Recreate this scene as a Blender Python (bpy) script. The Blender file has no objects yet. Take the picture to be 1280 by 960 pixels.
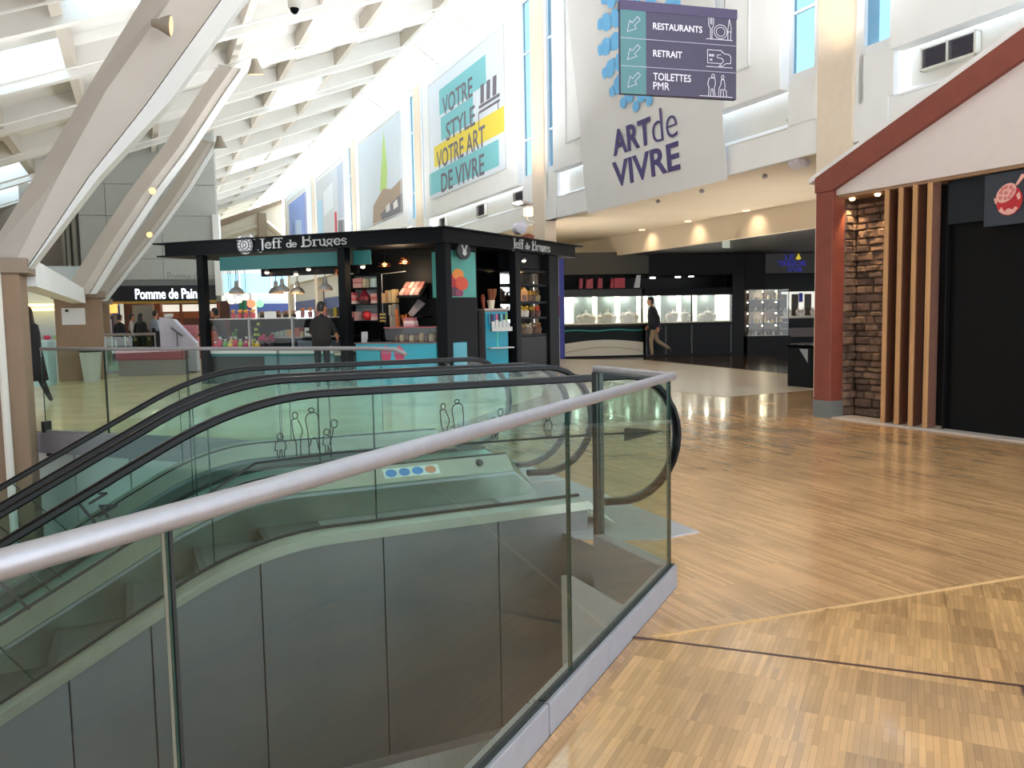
import bpy, bmesh, math, random
from mathutils import Vector, Matrix
from mathutils.geometry import tessellate_polygon
random.seed(11)
SC = bpy.context.scene
COL = SC.collection
R = math.radians
# ------------------------------------------------------------------ camera
H = 1.38
cp, cr = R(4.8), R(1.05)
fwd = Vector((0, math.cos(cp), -math.sin(cp)))
r0 = Vector((1, 0, 0)); u0 = r0.cross(fwd)
rt = math.cos(cr)*r0 - math.sin(cr)*u0
up = math.sin(cr)*r0 + math.cos(cr)*u0
cam = bpy.data.cameras.new('camera'); camo = bpy.data.objects.new('camera', cam); COL.objects.link(camo)
cam.sensor_width = 36; cam.lens = 1020/1280*36; cam.clip_start = .05; cam.clip_end = 400
mw = Matrix.Identity(4)
for i in range(3):
    mw[i][0], mw[i][1], mw[i][2] = rt[i], up[i], -fwd[i]
mw[2][3] = H
camo.matrix_world = mw
SC.camera = camo
# ------------------------------------------------------------------ sky, sun, exposure
SC.view_settings.view_transform = 'Standard'
SC.view_settings.look = 'None'
SC.view_settings.gamma = 1
SC.view_settings.exposure = 0.38
SC.view_settings.use_curve_mapping = False
world = bpy.data.worlds.new('sky'); SC.world = world; world.use_nodes = True
wn = world.node_tree; wn.nodes.clear()
wo = wn.nodes.new('ShaderNodeOutputWorld'); wb = wn.nodes.new('ShaderNodeBackground')
wc = wn.nodes.new('ShaderNodeTexCoord'); wx = wn.nodes.new('ShaderNodeSeparateXYZ'); wr = wn.nodes.new('ShaderNodeValToRGB')
wn.links.new(wc.outputs['Generated'], wx.inputs[0]); wn.links.new(wx.outputs[2], wr.inputs[0]); wn.links.new(wr.outputs[0], wb.inputs[0]); wn.links.new(wb.outputs[0], wo.inputs[0])
wr.color_ramp.elements[0].position = 0.0; wr.color_ramp.elements[0].color = (.95, .97, 1, 1)
wr.color_ramp.elements[1].position = .55; wr.color_ramp.elements[1].color = (.66, .82, 1, 1)
wb.inputs[1].default_value = 4.0
SC.cycles.transparent_max_bounces = 24
SC.cycles.max_bounces = 10
SC.cycles.diffuse_bounces = 5
SC.cycles.sample_clamp_indirect = 6

# ------------------------------------------------------------------ frames
ORD = ['first', 'second', 'third', 'fourth', 'fifth', 'sixth', 'seventh', 'eighth', 'ninth', 'tenth', 'eleventh', 'twelfth', 'thirteenth', 'fourteenth', 'fifteenth', 'sixteenth', 'seventeenth', 'eighteenth']
def V3(*a): return Vector(a)
def fr(o, ex, ey, ez=(0, 0, 1)):
    o, ex, ey, ez = Vector(o), Vector(ex), Vector(ey), Vector(ez)
    return lambda x, y, z: o + ex*x + ey*y + ez*z
def dirv(a): return Vector((math.sin(R(a)), math.cos(R(a)), 0))
G = fr((0, 0, 0), (1, 0, 0), (0, 1, 0))
EA = dirv(65); EN = Vector((-EA.y, EA.x, 0))
E = fr((0, 0, 0), EA, EN)                       # escalators: along / across / up
WM = dirv(-24.3); WN = Vector((WM.y, -WM.x, 0))
W = fr((4.55, 13.32, 0), WM, WN)                # tall window wall: along / into the wall / up
K = fr((-1.27, 15.79, 0), (-.938, .347, 0), (.508, .861, 0))   # kiosk: along its front / to the back / up
CD = dirv(153.2); CN = Vector((-CD.y, CD.x, 0))
CB = fr((3.98, 10.57, 0), CD, CN)               # timber cabin: along its front / inwards / up
LD = dirv(78); LN = Vector((-LD.y, LD.x, 0))
LW = fr((-10.6, 30, 0), LD, LN)                 # far left wall
S0 = Vector((1.68, 25.72, 0)); SD = (Vector((7.11, 26.28, 0))-S0).normalized(); SN = Vector((-SD.y, SD.x, 0))
SH = fr(S0, SD, SN)                             # jewellery shop front: along / inwards / up
HS = fr((1.09, 8.0, 0), dirv(75), Vector((-dirv(75).y, dirv(75).x, 0)))

# ------------------------------------------------------------------ materials
def lin(h):
    if isinstance(h, str):
        h = [int(h[i:i+2], 16)/255 for i in (0, 2, 4)]
        return tuple(c/12.92 if c <= .04045 else ((c+.055)/1.055)**2.4 for c in h)
    return h
MATS = {}
def mat(name, col, rough=.6, metal=0, noise=0, scale=8, emit=0, bump=0, coat=0, rnd=0, spec=None, stretch=None):
    if name in MATS: return MATS[name]
    m = bpy.data.materials.new(name); m.use_nodes = True; nt = m.node_tree; b = nt.nodes['Principled BSDF']
    c = lin(col)
    b.inputs['Base Color'].default_value = (*c, 1); b.inputs['Roughness'].default_value = rough; b.inputs['Metallic'].default_value = metal
    if coat: b.inputs['Coat Weight'].default_value = coat; b.inputs['Coat Roughness'].default_value = .12
    if spec is not None: b.inputs['Specular IOR Level'].default_value = spec
    if emit:
        b.inputs['Emission Color'].default_value = (*c, 1); b.inputs['Emission Strength'].default_value = emit
    if noise or bump or rnd:
        tc = nt.nodes.new('ShaderNodeTexCoord'); src = tc.outputs['Object']
        if stretch:
            mp = nt.nodes.new('ShaderNodeMapping'); nt.links.new(src, mp.inputs[0]); mp.inputs['Scale'].default_value = stretch; src = mp.outputs[0]
        nz = nt.nodes.new('ShaderNodeTexNoise'); nt.links.new(src, nz.inputs['Vector']); nz.inputs['Scale'].default_value = scale; nz.inputs['Detail'].default_value = 4
        hs = nt.nodes.new('ShaderNodeHueSaturation'); hs.inputs['Color'].default_value = (*c, 1)
        mr = nt.nodes.new('ShaderNodeMapRange'); mr.inputs[3].default_value = 1-noise; mr.inputs[4].default_value = 1+noise
        mr.inputs[1].default_value = .25; mr.inputs[2].default_value = .75
        nt.links.new(nz.outputs[0], mr.inputs[0])
        val = mr.outputs[0]
        if rnd:
            oi = nt.nodes.new('ShaderNodeObjectInfo'); m2 = nt.nodes.new('ShaderNodeMapRange'); m2.inputs[3].default_value = 1-rnd; m2.inputs[4].default_value = 1+rnd
            nt.links.new(oi.outputs['Random'], m2.inputs[0]); mu = nt.nodes.new('ShaderNodeMath'); mu.operation = 'MULTIPLY'
            nt.links.new(val, mu.inputs[0]); nt.links.new(m2.outputs[0], mu.inputs[1]); val = mu.outputs[0]
        nt.links.new(val, hs.inputs['Value']); nt.links.new(hs.outputs[0], b.inputs['Base Color'])
        if bump:
            bp = nt.nodes.new('ShaderNodeBump'); bp.inputs['Strength'].default_value = bump; bp.inputs['Distance'].default_value = .02
            nt.links.new(nz.outputs[0], bp.inputs['Height']); nt.links.new(bp.outputs[0], b.inputs['Normal'])
    MATS[name] = m
    return m
def glass(name, tint, refl=1.0, rough=0.0):
    if name in MATS: return MATS[name]
    m = bpy.data.materials.new(name); m.use_nodes = True; nt = m.node_tree; nt.nodes.clear()
    o = nt.nodes.new('ShaderNodeOutputMaterial'); t = nt.nodes.new('ShaderNodeBsdfTransparent'); g = nt.nodes.new('ShaderNodeBsdfGlossy')
    t.inputs[0].default_value = (*tint, 1); g.inputs['Roughness'].default_value = rough
    f = nt.nodes.new('ShaderNodeFresnel'); f.inputs[0].default_value = 1.5
    ge = nt.nodes.new('ShaderNodeNewGeometry'); iv = nt.nodes.new('ShaderNodeMath'); iv.operation = 'SUBTRACT'; iv.inputs[0].default_value = refl
    nt.links.new(ge.outputs['Backfacing'], iv.inputs[1]); iv.use_clamp = True
    mu = nt.nodes.new('ShaderNodeMath'); mu.operation = 'MULTIPLY'; nt.links.new(f.outputs[0], mu.inputs[0]); nt.links.new(iv.outputs[0], mu.inputs[1])
    mx = nt.nodes.new('ShaderNodeMixShader'); nt.links.new(mu.outputs[0], mx.inputs[0]); nt.links.new(t.outputs[0], mx.inputs[1]); nt.links.new(g.outputs[0], mx.inputs[2])
    nt.links.new(mx.outputs[0], o.inputs[0]); MATS[name] = m
    return m
def strips(name, col, sx, sy, ang, var=.35, rough=.16, joint=None, block=False, coat=.35):
    """parquet / tile floors: rows of narrow strips laid along the direction ang, every strip its own shade"""
    m = bpy.data.materials.new(name); m.use_nodes = True; nt = m.node_tree; b = nt.nodes['Principled BSDF']
    tc = nt.nodes.new('ShaderNodeTexCoord'); mp = nt.nodes.new('ShaderNodeMapping'); nt.links.new(tc.outputs['Object'], mp.inputs[0])
    mp.inputs['Rotation'].default_value = (0, 0, R(ang))
    br = nt.nodes.new('ShaderNodeTexBrick'); nt.links.new(mp.outputs[0], br.inputs[0])
    br.inputs['Scale'].default_value = 1; br.inputs['Brick Width'].default_value = sx; br.inputs['Row Height'].default_value = sy
    br.inputs['Mortar Size'].default_value = joint if joint else .0008; br.inputs['Mortar Smooth'].default_value = .1
    br.inputs['Bias'].default_value = 0
    c = lin(col); lo = tuple(x*(1-var) for x in c); hi = tuple(min(1, x*(1+var)) for x in c)
    br.inputs['Color1'].default_value = (*lo, 1); br.inputs['Color2'].default_value = (*hi, 1); br.inputs['Mortar'].default_value = (*[x*.45 for x in c], 1)
    nz = nt.nodes.new('ShaderNodeTexNoise'); nt.links.new(mp.outputs[0], nz.inputs['Vector']); nz.inputs['Scale'].default_value = 1.6; nz.inputs['Detail'].default_value = 5
    hs = nt.nodes.new('ShaderNodeHueSaturation'); nt.links.new(br.outputs[0], hs.inputs['Color'])
    mr = nt.nodes.new('ShaderNodeMapRange'); mr.inputs[1].default_value = .3; mr.inputs[2].default_value = .7; mr.inputs[3].default_value = .8; mr.inputs[4].default_value = 1.2
    nt.links.new(nz.outputs[0], mr.inputs[0]); val = mr.outputs[0]
    if block:
        oi = nt.nodes.new('ShaderNodeObjectInfo'); m2 = nt.nodes.new('ShaderNodeMapRange'); m2.inputs[3].default_value = .82; m2.inputs[4].default_value = 1.18
        nt.links.new(oi.outputs['Random'], m2.inputs[0]); mu = nt.nodes.new('ShaderNodeMath'); mu.operation = 'MULTIPLY'
        nt.links.new(val, mu.inputs[0]); nt.links.new(m2.outputs[0], mu.inputs[1]); val = mu.outputs[0]
        sm = nt.nodes.new('ShaderNodeMath'); sm.operation = 'MULTIPLY'; sm.inputs[1].default_value = 37
        nt.links.new(oi.outputs['Random'], sm.inputs[0]); cb = nt.nodes.new('ShaderNodeCombineXYZ'); nt.links.new(sm.outputs[0], cb.inputs[1]); nt.links.new(cb.outputs[0], mp.inputs['Location'])
    nt.links.new(val, hs.inputs['Value']); nt.links.new(hs.outputs[0], b.inputs['Base Color'])
    b.inputs['Roughness'].default_value = rough; b.inputs['Coat Weight'].default_value = coat; b.inputs['Coat Roughness'].default_value = .08
    MATS[name] = m
    return m

# ------------------------------------------------------------------ mesh builder
class MB:
    def __init__(s): s.v = []; s.f = []; s.m = []; s.cur = 0
    def add(s, vs, fs):
        b = len(s.v); s.v += [Vector(p) for p in vs]; s.f += [tuple(b+i for i in f) for f in fs]; s.m += [s.cur]*len(fs); return s
    def box(s, f, x0, x1, y0, y1, z0, z1):
        vs = [f(x, y, z) for z in (z0, z1) for x, y in ((x0, y0), (x1, y0), (x1, y1), (x0, y1))]
        return s.add(vs, [(3, 2, 1, 0), (4, 5, 6, 7), (0, 1, 5, 4), (1, 2, 6, 5), (2, 3, 7, 6), (3, 0, 4, 7)])
    def hexa(s, p8): return s.add(p8, [(3, 2, 1, 0), (4, 5, 6, 7), (0, 1, 5, 4), (1, 2, 6, 5), (2, 3, 7, 6), (3, 0, 4, 7)])
    def prism(s, p0, p1):
        """closed prism between two matching rings of points"""
        n = len(p0); vs = list(p0)+list(p1)
        return s.add(vs, [tuple(range(n-1, -1, -1)), tuple(range(n, 2*n))]+[(i, (i+1) % n, n+(i+1) % n, n+i) for i in range(n)])
    def loft(s, rings, cap=True):
        n = len(rings[0]); vs = [p for r in rings for p in r]; fs = []
        for k in range(len(rings)-1):
            for i in range(n): fs.append((k*n+i, k*n+(i+1) % n, (k+1)*n+(i+1) % n, (k+1)*n+i))
        if cap: fs += [tuple(range(n-1, -1, -1)), tuple(range((len(rings)-1)*n, len(rings)*n))]
        return s.add(vs, fs)
    def tube(s, pts, r, n=8, upv=(0, 0, 1), ry=None, closed=False):
        pts = [Vector(p) for p in pts]; rings = []; L = len(pts)
        for i, p in enumerate(pts):
            if closed: t = (pts[(i+1) % L]-pts[i-1])
            else: t = (pts[min(i+1, L-1)]-pts[max(i-1, 0)])
            t.normalize(); u = Vector(upv)
            if abs(u.dot(t)) > .95: u = Vector((1, 0, 0)) if abs(t.x) < .9 else Vector((0, 1, 0))
            a = t.cross(u).normalized(); b = a.cross(t)
            rr = r[i] if isinstance(r, (list, tuple)) else r
            q = (ry if ry else rr)
            rings.append([p+a*(rr*math.cos(2*math.pi*k/n))+b*(q*math.sin(2*math.pi*k/n)) for k in range(n)])
        if closed: rings.append(rings[0]); return s.loft(rings, False)
        return s.loft(rings)
    def lathe(s, f, prof, n=16, cap=True):
        return s.loft([[f(r*math.cos(2*math.pi*k/n), r*math.sin(2*math.pi*k/n), z) for k in range(n)] for r, z in prof], cap)
    def ball(s, c, r, n=10, sz=1):
        c = Vector(c); h = max(4, n//2+1)
        return s.loft([[c+Vector((r*math.sin(math.pi*j/h)*math.cos(2*math.pi*k/n), r*math.sin(math.pi*j/h)*math.sin(2*math.pi*k/n), -sz*r*math.cos(math.pi*j/h))) for k in range(n)] for j in range(1, h)])
    def poly(s, f, pts, d0, d1):
        """flat outline pts (p,q) extruded between depths: f(p, depth, q)"""
        tri = tessellate_polygon([[Vector((p, q, 0)) for p, q in pts]]); n = len(pts)
        vs = [f(p, d0, q) for p, q in pts]+[f(p, d1, q) for p, q in pts]
        return s.add(vs, [tuple(t) for t in tri]+[tuple(n+i for i in reversed(t)) for t in tri]+[(i, (i+1) % n, n+(i+1) % n, n+i) for i in range(n)])
    def line(s, f, pts, d0, d1, w, closed=False):
        """a drawn line: thin flat ribbon of width w on the plane f(p, depth, q)"""
        L = len(pts)
        for i in range(L if closed else L-1):
            a = Vector(pts[i]); b = Vector(pts[(i+1) % L]); t = (b-a)
            if t.length < 1e-6: continue
            t.normalize(); n = Vector((-t.y, t.x))*w/2; a = a-t*w*.3; b = b+t*w*.3
            q = [a-n, b-n, b+n, a+n]
            s.prism([f(p.x, d0, p.y) for p in q], [f(p.x, d1, p.y) for p in q])
        return s
    def text(s, f, body, x, z, w, h, d0, d1, bold=0, shear=0):
        """lettering fitted to the box w x h whose lower left corner is (x, z) on the plane f(p, depth, q)"""
        vs, fs = glyphs(body, bold, shear)
        xs = [v[0] for v in vs]; ys = [v[1] for v in vs]
        ax, ay = min(xs), min(ys); kx = w/(max(xs)-ax); kz = (h/(max(ys)-ay)) if h else kx
        b = [f(x+(p[0]-ax)*kx, d0 if p[2] < 0 else d1, z+(p[1]-ay)*kz) for p in vs]
        return s.add(b, fs)
    def build(s, name, m, parent=None, smooth=False, bevel=0, base=None):
        c = MB.root(parent) if parent else None
        if c is None:
            if base is None:
                xs = [p.x for p in s.v]; ys = [p.y for p in s.v]; zs = [p.z for p in s.v]
                base = ((min(xs)+max(xs))/2, (min(ys)+max(ys))/2, min(zs))
            c = Vector(base)
        me = bpy.data.meshes.new(name)
        me.from_pydata([p-c for p in s.v], [], s.f)
        ms = m if isinstance(m, (list, tuple)) else [m]
        for q in ms: me.materials.append(q)
        me.polygons.foreach_set('material_index', s.m)
        bm = bmesh.new(); bm.from_mesh(me)
        bmesh.ops.recalc_face_normals(bm, faces=bm.faces)
        if bevel:
            es = [e for e in bm.edges if e.is_manifold and e.calc_face_angle(0) > .5]
            bmesh.ops.bevel(bm, geom=es, offset=bevel, segments=1, affect='EDGES', clamp_overlap=True)
        if smooth:
            for q in bm.faces: q.smooth = True
            for e in bm.edges:
                if e.is_manifold and e.calc_face_angle(0) > .75: e.smooth = False
        bm.to_mesh(me); bm.free()
        o = bpy.data.objects.new(name, me); COL.objects.link(o)
        if parent: o.parent = parent
        else: o.location = c
        ORG[o.name] = c
        return o
    @staticmethod
    def root(o): return ORG[o.name]
ORG = {}
GL = {}
def glyphs(body, bold, shear):
    k = (body, bold, shear)
    if k in GL: return GL[k]
    cu = bpy.data.curves.new('t', 'FONT'); cu.body = body; cu.size = 1; cu.extrude = .01; cu.offset = bold; cu.resolution_u = 3; cu.shear = shear
    ob = bpy.data.objects.new('t', cu); COL.objects.link(ob)
    dg = bpy.context.evaluated_depsgraph_get(); me = bpy.data.meshes.new_from_object(ob.evaluated_get(dg))
    vs = [tuple(v.co) for v in me.vertices]; fs = [tuple(p.vertices) for p in me.polygons]
    bpy.data.objects.remove(ob); bpy.data.curves.remove(cu); bpy.data.meshes.remove(me)
    GL[k] = (vs, fs); return GL[k]
def tag(o, label=None, cat=None, group=None, kind=None):
    if label: o['label'] = label
    if cat: o['category'] = cat
    if group: o['group'] = group
    if kind: o['kind'] = kind
    return o
def thing(name, label, cat, loc, group=None, rz=0):
    o = bpy.data.objects.new(name, None); COL.objects.link(o); o.location = loc; o.empty_display_size = .1
    ORG[o.name] = Vector(loc)
    return tag(o, label, cat, group)
def dup(root, delta=(0, 0, 0), label=None, rz=0, name=None, scale=None):
    """a copy of a thing with copies of its parts and sub-parts, moved by delta"""
    r = root.copy(); COL.objects.link(r); r.location = root.location+Vector(delta); r.rotation_euler.z += rz
    if scale: r.scale = scale
    if label: r['label'] = label
    for ch in list(root.children):
        c = ch.copy(); COL.objects.link(c); c.parent = r
        for g in ch.children:
            d = g.copy(); COL.objects.link(d); d.parent = c
    ORG[r.name] = ORG[root.name]+Vector(delta)
    return r
BOUNCE_FILLS = []
def struct(mb, name, m, **k):
    o = mb.build(name, m, **k); o['kind'] = 'structure'; return o
def lamp(kind, name, loc, energy, col=(1, 1, 1), size=.1, target=None, spot=60, blend=.6, parent=None):
    l = bpy.data.lights.new(name, kind); l.energy = energy; l.color = col
    if kind == 'AREA': l.size = size
    else: l.shadow_soft_size = size
    if kind == 'SPOT': l.spot_size = R(spot); l.spot_blend = blend
    o = bpy.data.objects.new(name, l); COL.objects.link(o); o.location = loc
    if target is not None: o.rotation_euler = (Vector(target)-Vector(loc)).to_track_quat('-Z', 'Y').to_euler()
    return o
# ------------------------------------------------------------------ shared materials
white = mat('white paint', 'ebecec', .7, noise=.03, scale=2)
offwhite = mat('off-white paint', 'dedad0', .75, noise=.04, scale=1.5)
roofpaint = mat('roof paint', 'deddd9', .8, noise=.05, scale=1)
strutpaint = mat('strut paint', 'bcb5ac', .7, noise=.05, scale=1.2)
beige = mat('beige plaster', 'd8c9b2', .8, noise=.03, scale=1)
pilasterpaint = mat('cream column paint', 'e6d6c2', .7, noise=.03)
brownpillar = mat('brown pillar paint', '8d755f', .75, noise=.1, scale=2.5)
darkceil = mat('dark gallery ceiling', '2c2927', .5, noise=.1)
black = mat('black paint', '0a0d10', .5, spec=.2)
blackgloss = mat('black gloss', '060709', .2, spec=.05)
kioskblack = mat('kiosk black metal', '0b0f14', .55, spec=.14, noise=.1)
steel = mat('brushed steel', 'a3a2a6', .45, metal=.7, noise=.05, scale=30)
kerbmetal = mat('kerb aluminium', '909095', .55, metal=.3, noise=.06, scale=12)
darksteel = mat('dark steel', '3a3d3f', .4, metal=.6)
rubber = mat('black handrail rubber', '050607', .28, spec=.16)
deckmetal = mat('escalator deck aluminium', 'a3a79c', .38, metal=.75, noise=.08, scale=6)
skirtmetal = mat('escalator skirt steel', '858a80', .3, metal=.8, noise=.08, scale=5)
cladgrey = mat('grey escalator cladding', '606467', .38, noise=.12, scale=2.2, stretch=(1, 1, .35))
stepmetal = mat('step metal', '55585a', .4, metal=.7)
railglass = glass('railing glass', (.88, .94, .91))
escglass = glass('escalator glass', (.885, .952, .942))
clearglass = glass('clear glass', (.93, .97, .96))
windowglass = glass('window glass', (.37, .50, .57))
edgeglass = mat('dark glass edge', '12332c', .15)
tealglass = glass('far teal glass', (.55, .82, .72))
ink = mat('black print', '101614', .6)
parq = strips('parquet far', 'c0976a', .34, .024, -24.3-90, .2, .2)
parqn = strips('parquet block', 'b8905f', 5, .0205, 90, .17, .2, joint=.0005, block=True)
tile = strips('yellow stone tile', 'd9c898', 1.2, .6, 20, .05, .3, joint=.006)
# ------------------------------------------------------------------ floors
nearS = Vector((-2.55, -2.82, 0)); K1 = E(2.44, 3.30, 0); K2 = E(2.44, 8.05, 0); FE = E(-5.7, 17.0, 0)
def ring(pts, z): return [Vector((p.x, p.y, z)) for p in pts]
def slab(name, pts, z0, z1, m, parent=None, kind=None):
    mb = MB(); mb.poly(lambda p, d, q: Vector((p, q, d)), [(p.x, p.y) for p in pts], z0, z1)
    if isinstance(m, list):
        nt_ = (len(mb.f)-len(pts))//2; mb.m = [1]*nt_+[0]*nt_+[1]*len(pts)
    o = mb.build(name, m, parent, base=(0, 0, 0))
    if kind: o['kind'] = kind
    return o
outer = [nearS, K1, K2, FE, V3(-40, 24, 0), V3(-40, 75, 0), V3(26, 75, 0), V3(26, -9, 0), V3(-2.55, -9, 0)]
floor = slab('floor', outer, -.26, 0, [parq, mat('grey fascia', '8f8f92', .5)], kind='structure')
seamd = dirv(71)
sp = Vector((1.23, 3.6, 0))
sA = sp-seamd*.74; sB = sp+seamd*7
# yellow tiled floor on the left side of the escalators
slab('tile_field', [K2+V3(.02, .03, 0), FE+V3(.05, .12, 0), V3(-39, 24.2, 0), V3(-39, 74, 0), V3(-2, 74, 0), V3(1.2, 23, 0), V3(.5, 14, 0), E(2.6, 8.6, 0)], .001, .003, tile, floor)
stone = mat('pale stone', 'cdbfae', .3, noise=.06, scale=3)
slab('stone_band', [V3(2.62, 14.75, 0), V3(3.44, 13.13, 0), V3(5.6, 14.2, 0), V3(6.3, 16.6, 0), V3(3.9, 24.0, 0), V3(1.35, 25.4, 0), V3(.95, 22.5, 0), V3(1.7, 17.5, 0)], .002, .004, stone, floor)
slab('dark_stone_field', [V3(3.95, 24.0, 0), V3(1.6, 25.5, 0), V3(1.7, 25.75, 0), V3(9.8, 26.6, 0), V3(12, 24, 0), V3(7.6, 14.4, 0), V3(5.75, 14.2, 0), V3(6.33, 16.7, 0)], .001, .0035, mat('dark brown stone', '4b3520', .12, noise=.15, scale=2), floor)
slab('stone_edge_strip', [V3(6.35, 16.7, 0), V3(3.98, 24.0, 0), V3(3.9, 23.95, 0), V3(6.27, 16.6, 0)], .004, .006, mat('tan stone strip', 'a3804e', .3), floor)
# near parquet: blocks of narrow strips laid parallel to the railing
rd = dirv(26.2); rn = Vector((rd.y, -rd.x, 0))
slab('parquet_bed', [sA, sB, V3(8, -2, 0), V3(3, -8, 0), V3(-2.4, -8, 0), nearS], .0005, .002, strips('parquet bed', 'b8905f', .215, .0205, 26.2-90, .17, .2, joint=.0005), floor)
bw, bl = .164, .215
bm_ = MB(); bm_.box(G, -bw/2+.00015, bw/2-.00015, -bl/2+.0002, bl/2-.0002, .002, .0075)
proto = None; cand = []
og = Vector((.5, 3.05, 0))
def inside(p):
    if (p-sp).dot(Vector((seamd.y, -seamd.x, 0))) < .12: return False     # beyond the seam
    q = (p-K1); 
    return q.dot(rn) > .09
for i in range(-3, 40):
    for j in range(-36, 16):
        p = og+rn*(i*bw)+rd*(j*bl)
        if inside(p) and p.y > -2: cand.append((max(p.length, 0)+abs(min(0, p.y))*5+(4 if abs(p.x) > .72*p.y+.25 else 0), p))
cand.sort(key=lambda a: a[0])
rest = MB()
blockme = None
for k, (d, p) in enumerate(cand):
    if k < 290:
        if blockme is None:
            o = bm_.build('parquet_block', parqn, floor); blockme = o
        else:
            o = blockme.copy(); COL.objects.link(o); o.parent = floor
        o.location = p; o.rotation_euler.z = -R(26.2)
    elif k < 1500:
        f = fr(p, rn, rd); rest.box(f, -bw/2, bw/2, -bl/2, bl/2, .002, .0075)
tag(rest.build('parquet_blocks_beyond', strips('parquet beyond', 'b8905f', .215, .0205, 26.2-90, .17, .2, joint=.0005), floor), kind='stuff')
inl = mat('dark inlay', '4a2a20', .3)
i0, i1, i2 = V3(.44, 3.39, 0), V3(1.84, 2.85, 0), V3(1.10, 1.30, 0)
d1 = (i1-i0).normalized(); n1 = Vector((-d1.y, d1.x, 0)); d2 = (i2-i1).normalized(); n2 = Vector((-d2.y, d2.x, 0))
MB().poly(lambda p, d, q: Vector((p, q, d)), [((i0-n1*.009).x, (i0-n1*.009).y), ((i1-n1*.009).x, (i1-n1*.009).y), ((i1+n1*.009).x, (i1+n1*.009).y), ((i0+n1*.009).x, (i0+n1*.009).y)], .0076, .0085).build('inlay_strip', inl, floor)
MB().poly(lambda p, d, q: Vector((p, q, d)), [((i1-n2*.017).x, (i1-n2*.017).y), ((i2-n2*.017).x, (i2-n2*.017).y), ((i2+n2*.017).x, (i2+n2*.017).y), ((i1+n2*.017).x, (i1+n2*.017).y)], .0076, .0085).build('inlay_strip', inl, floor)
sm = MB(); a_, b_ = sp-seamd*.7, sp+seamd*5; nn = Vector((-seamd.y, seamd.x, 0))
sm.poly(lambda p, d, q: Vector((p, q, d)), [((a_-nn*.008).x, (a_-nn*.008).y), ((b_-nn*.008).x, (b_-nn*.008).y), ((b_+nn*.008).x, (b_+nn*.008).y), ((a_+nn*.008).x, (a_+nn*.008).y)], .002, .006)
sm.build('seam_strip', mat('pale parquet seam', 'c79f6a', .35), floor)
lwm = mat('lower wall', '6f6b65', .8)  # unseen lower-level walls, added to keep sky light out of the well
for nm, b in (('wall_unseen_left', (-40, -39.8, -12, 45)), ('wall_unseen_right', (19.8, 20, -12, 45)), ('wall_unseen_front', (-40, 20, -12, -11.8)), ('wall_unseen_back', (-40, 20, 44.8, 45))):
    q_ = MB(); q_.box(G, b[0], b[1], b[2], b[3], -4.7, -.26); struct(q_, nm, lwm)
# lower floor and the walls of the well
lf = MB(); lf.box(G, -40, 20, -12, 45, -4.7, -4.5); struct(lf, 'floor_lower', strips('lower floor wood', '8a6236', .6, .06, 60, .2, .3))
wf = MB()
for k in range(9):
    wf.box(E, 2.40, 2.46, 4.05+.45*k, 4.05+.45*k+.44, -4.5, -.27)
struct(wf, 'wall_well_end', mat('pale well panel', 'c9cbc6', .5))
fdir = (FE-K2).normalized(); fn = Vector((-fdir.y, fdir.x, 0))
FR_ = fr(K2, fdir, fn)
wp = MB()
for k in range(12): wp.box(FR_, .02+.95*k, .94+.95*k, -.14, -.06, -4.5, -.27)
struct(wp, 'wall_well_far', mat('white well panel', 'd3d6d4', .5))
we = MB(); we.box(FR_, 0, 11.3, -.0, .015, -.26, .0); struct(we, 'trim_1', mat('grey slab edge', '8d8a92', .5))

# ------------------------------------------------------------------ ceiling: sloping roof on joists
RZ = lambda off: 10.3+.374*(off+.8)
ceil_m = roofpaint
deck = MB()
T0 = -23.43; ST = 3.3333
offs = [-24, -21, -18, -16.1, -14.3, -12.5, -10.7, -8.9, -7.1, -5.3, -3.5, -1.3]
sky = {(k_+6, j_+2) for k_, j_ in {(3, 3), (6, 2), (6, 7), (7, 2), (10, 7), (10, 8), (2, 4), (13, 6), (0, 3), (1, 5)}}
nb = 26
for k in range(nb):
    for j in range(len(offs)-1):
        t0, t1 = T0+ST*k, T0+ST*(k+1)
        if (k, j) in sky: t1 -= 1.5 if j > 5 else .85
        o0, o1 = offs[j], offs[j+1]
        deck.hexa([W(t0, o0, RZ(o0)+.62), W(t1, o0, RZ(o0)+.62), W(t1, o1, RZ(o1)+.62), W(t0, o1, RZ(o1)+.62),
                   W(t0, o0, RZ(o0)+.7), W(t1, o0, RZ(o0)+.7), W(t1, o1, RZ(o1)+.7), W(t0, o1, RZ(o1)+.7)])
ceiling = struct(deck, 'ceiling', ceil_m, base=(0, 0, 0))
j0 = None
for k in range(nb+1):
    t = T0+ST*k
    o = MB(); a, b = offs[0], -1.15
    q = lambda tt, w: [W(tt, a, RZ(a)+.62), W(tt, b, RZ(b)+.62), W(tt, b, RZ(b)+.25), W(tt, b-.35, RZ(b-.35)), W(tt, a, RZ(a))]
    o.prism(q(t-.11, 0), q(t+.11, 0))
    if j0 is None: j0 = o.build('joist', ceil_m, ceiling)
    else:
        c = j0.copy(); COL.objects.link(c); c.parent = ceiling; c.location = W(t, 0, 0)-W(T0, 0, 0)
b0 = {}
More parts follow.
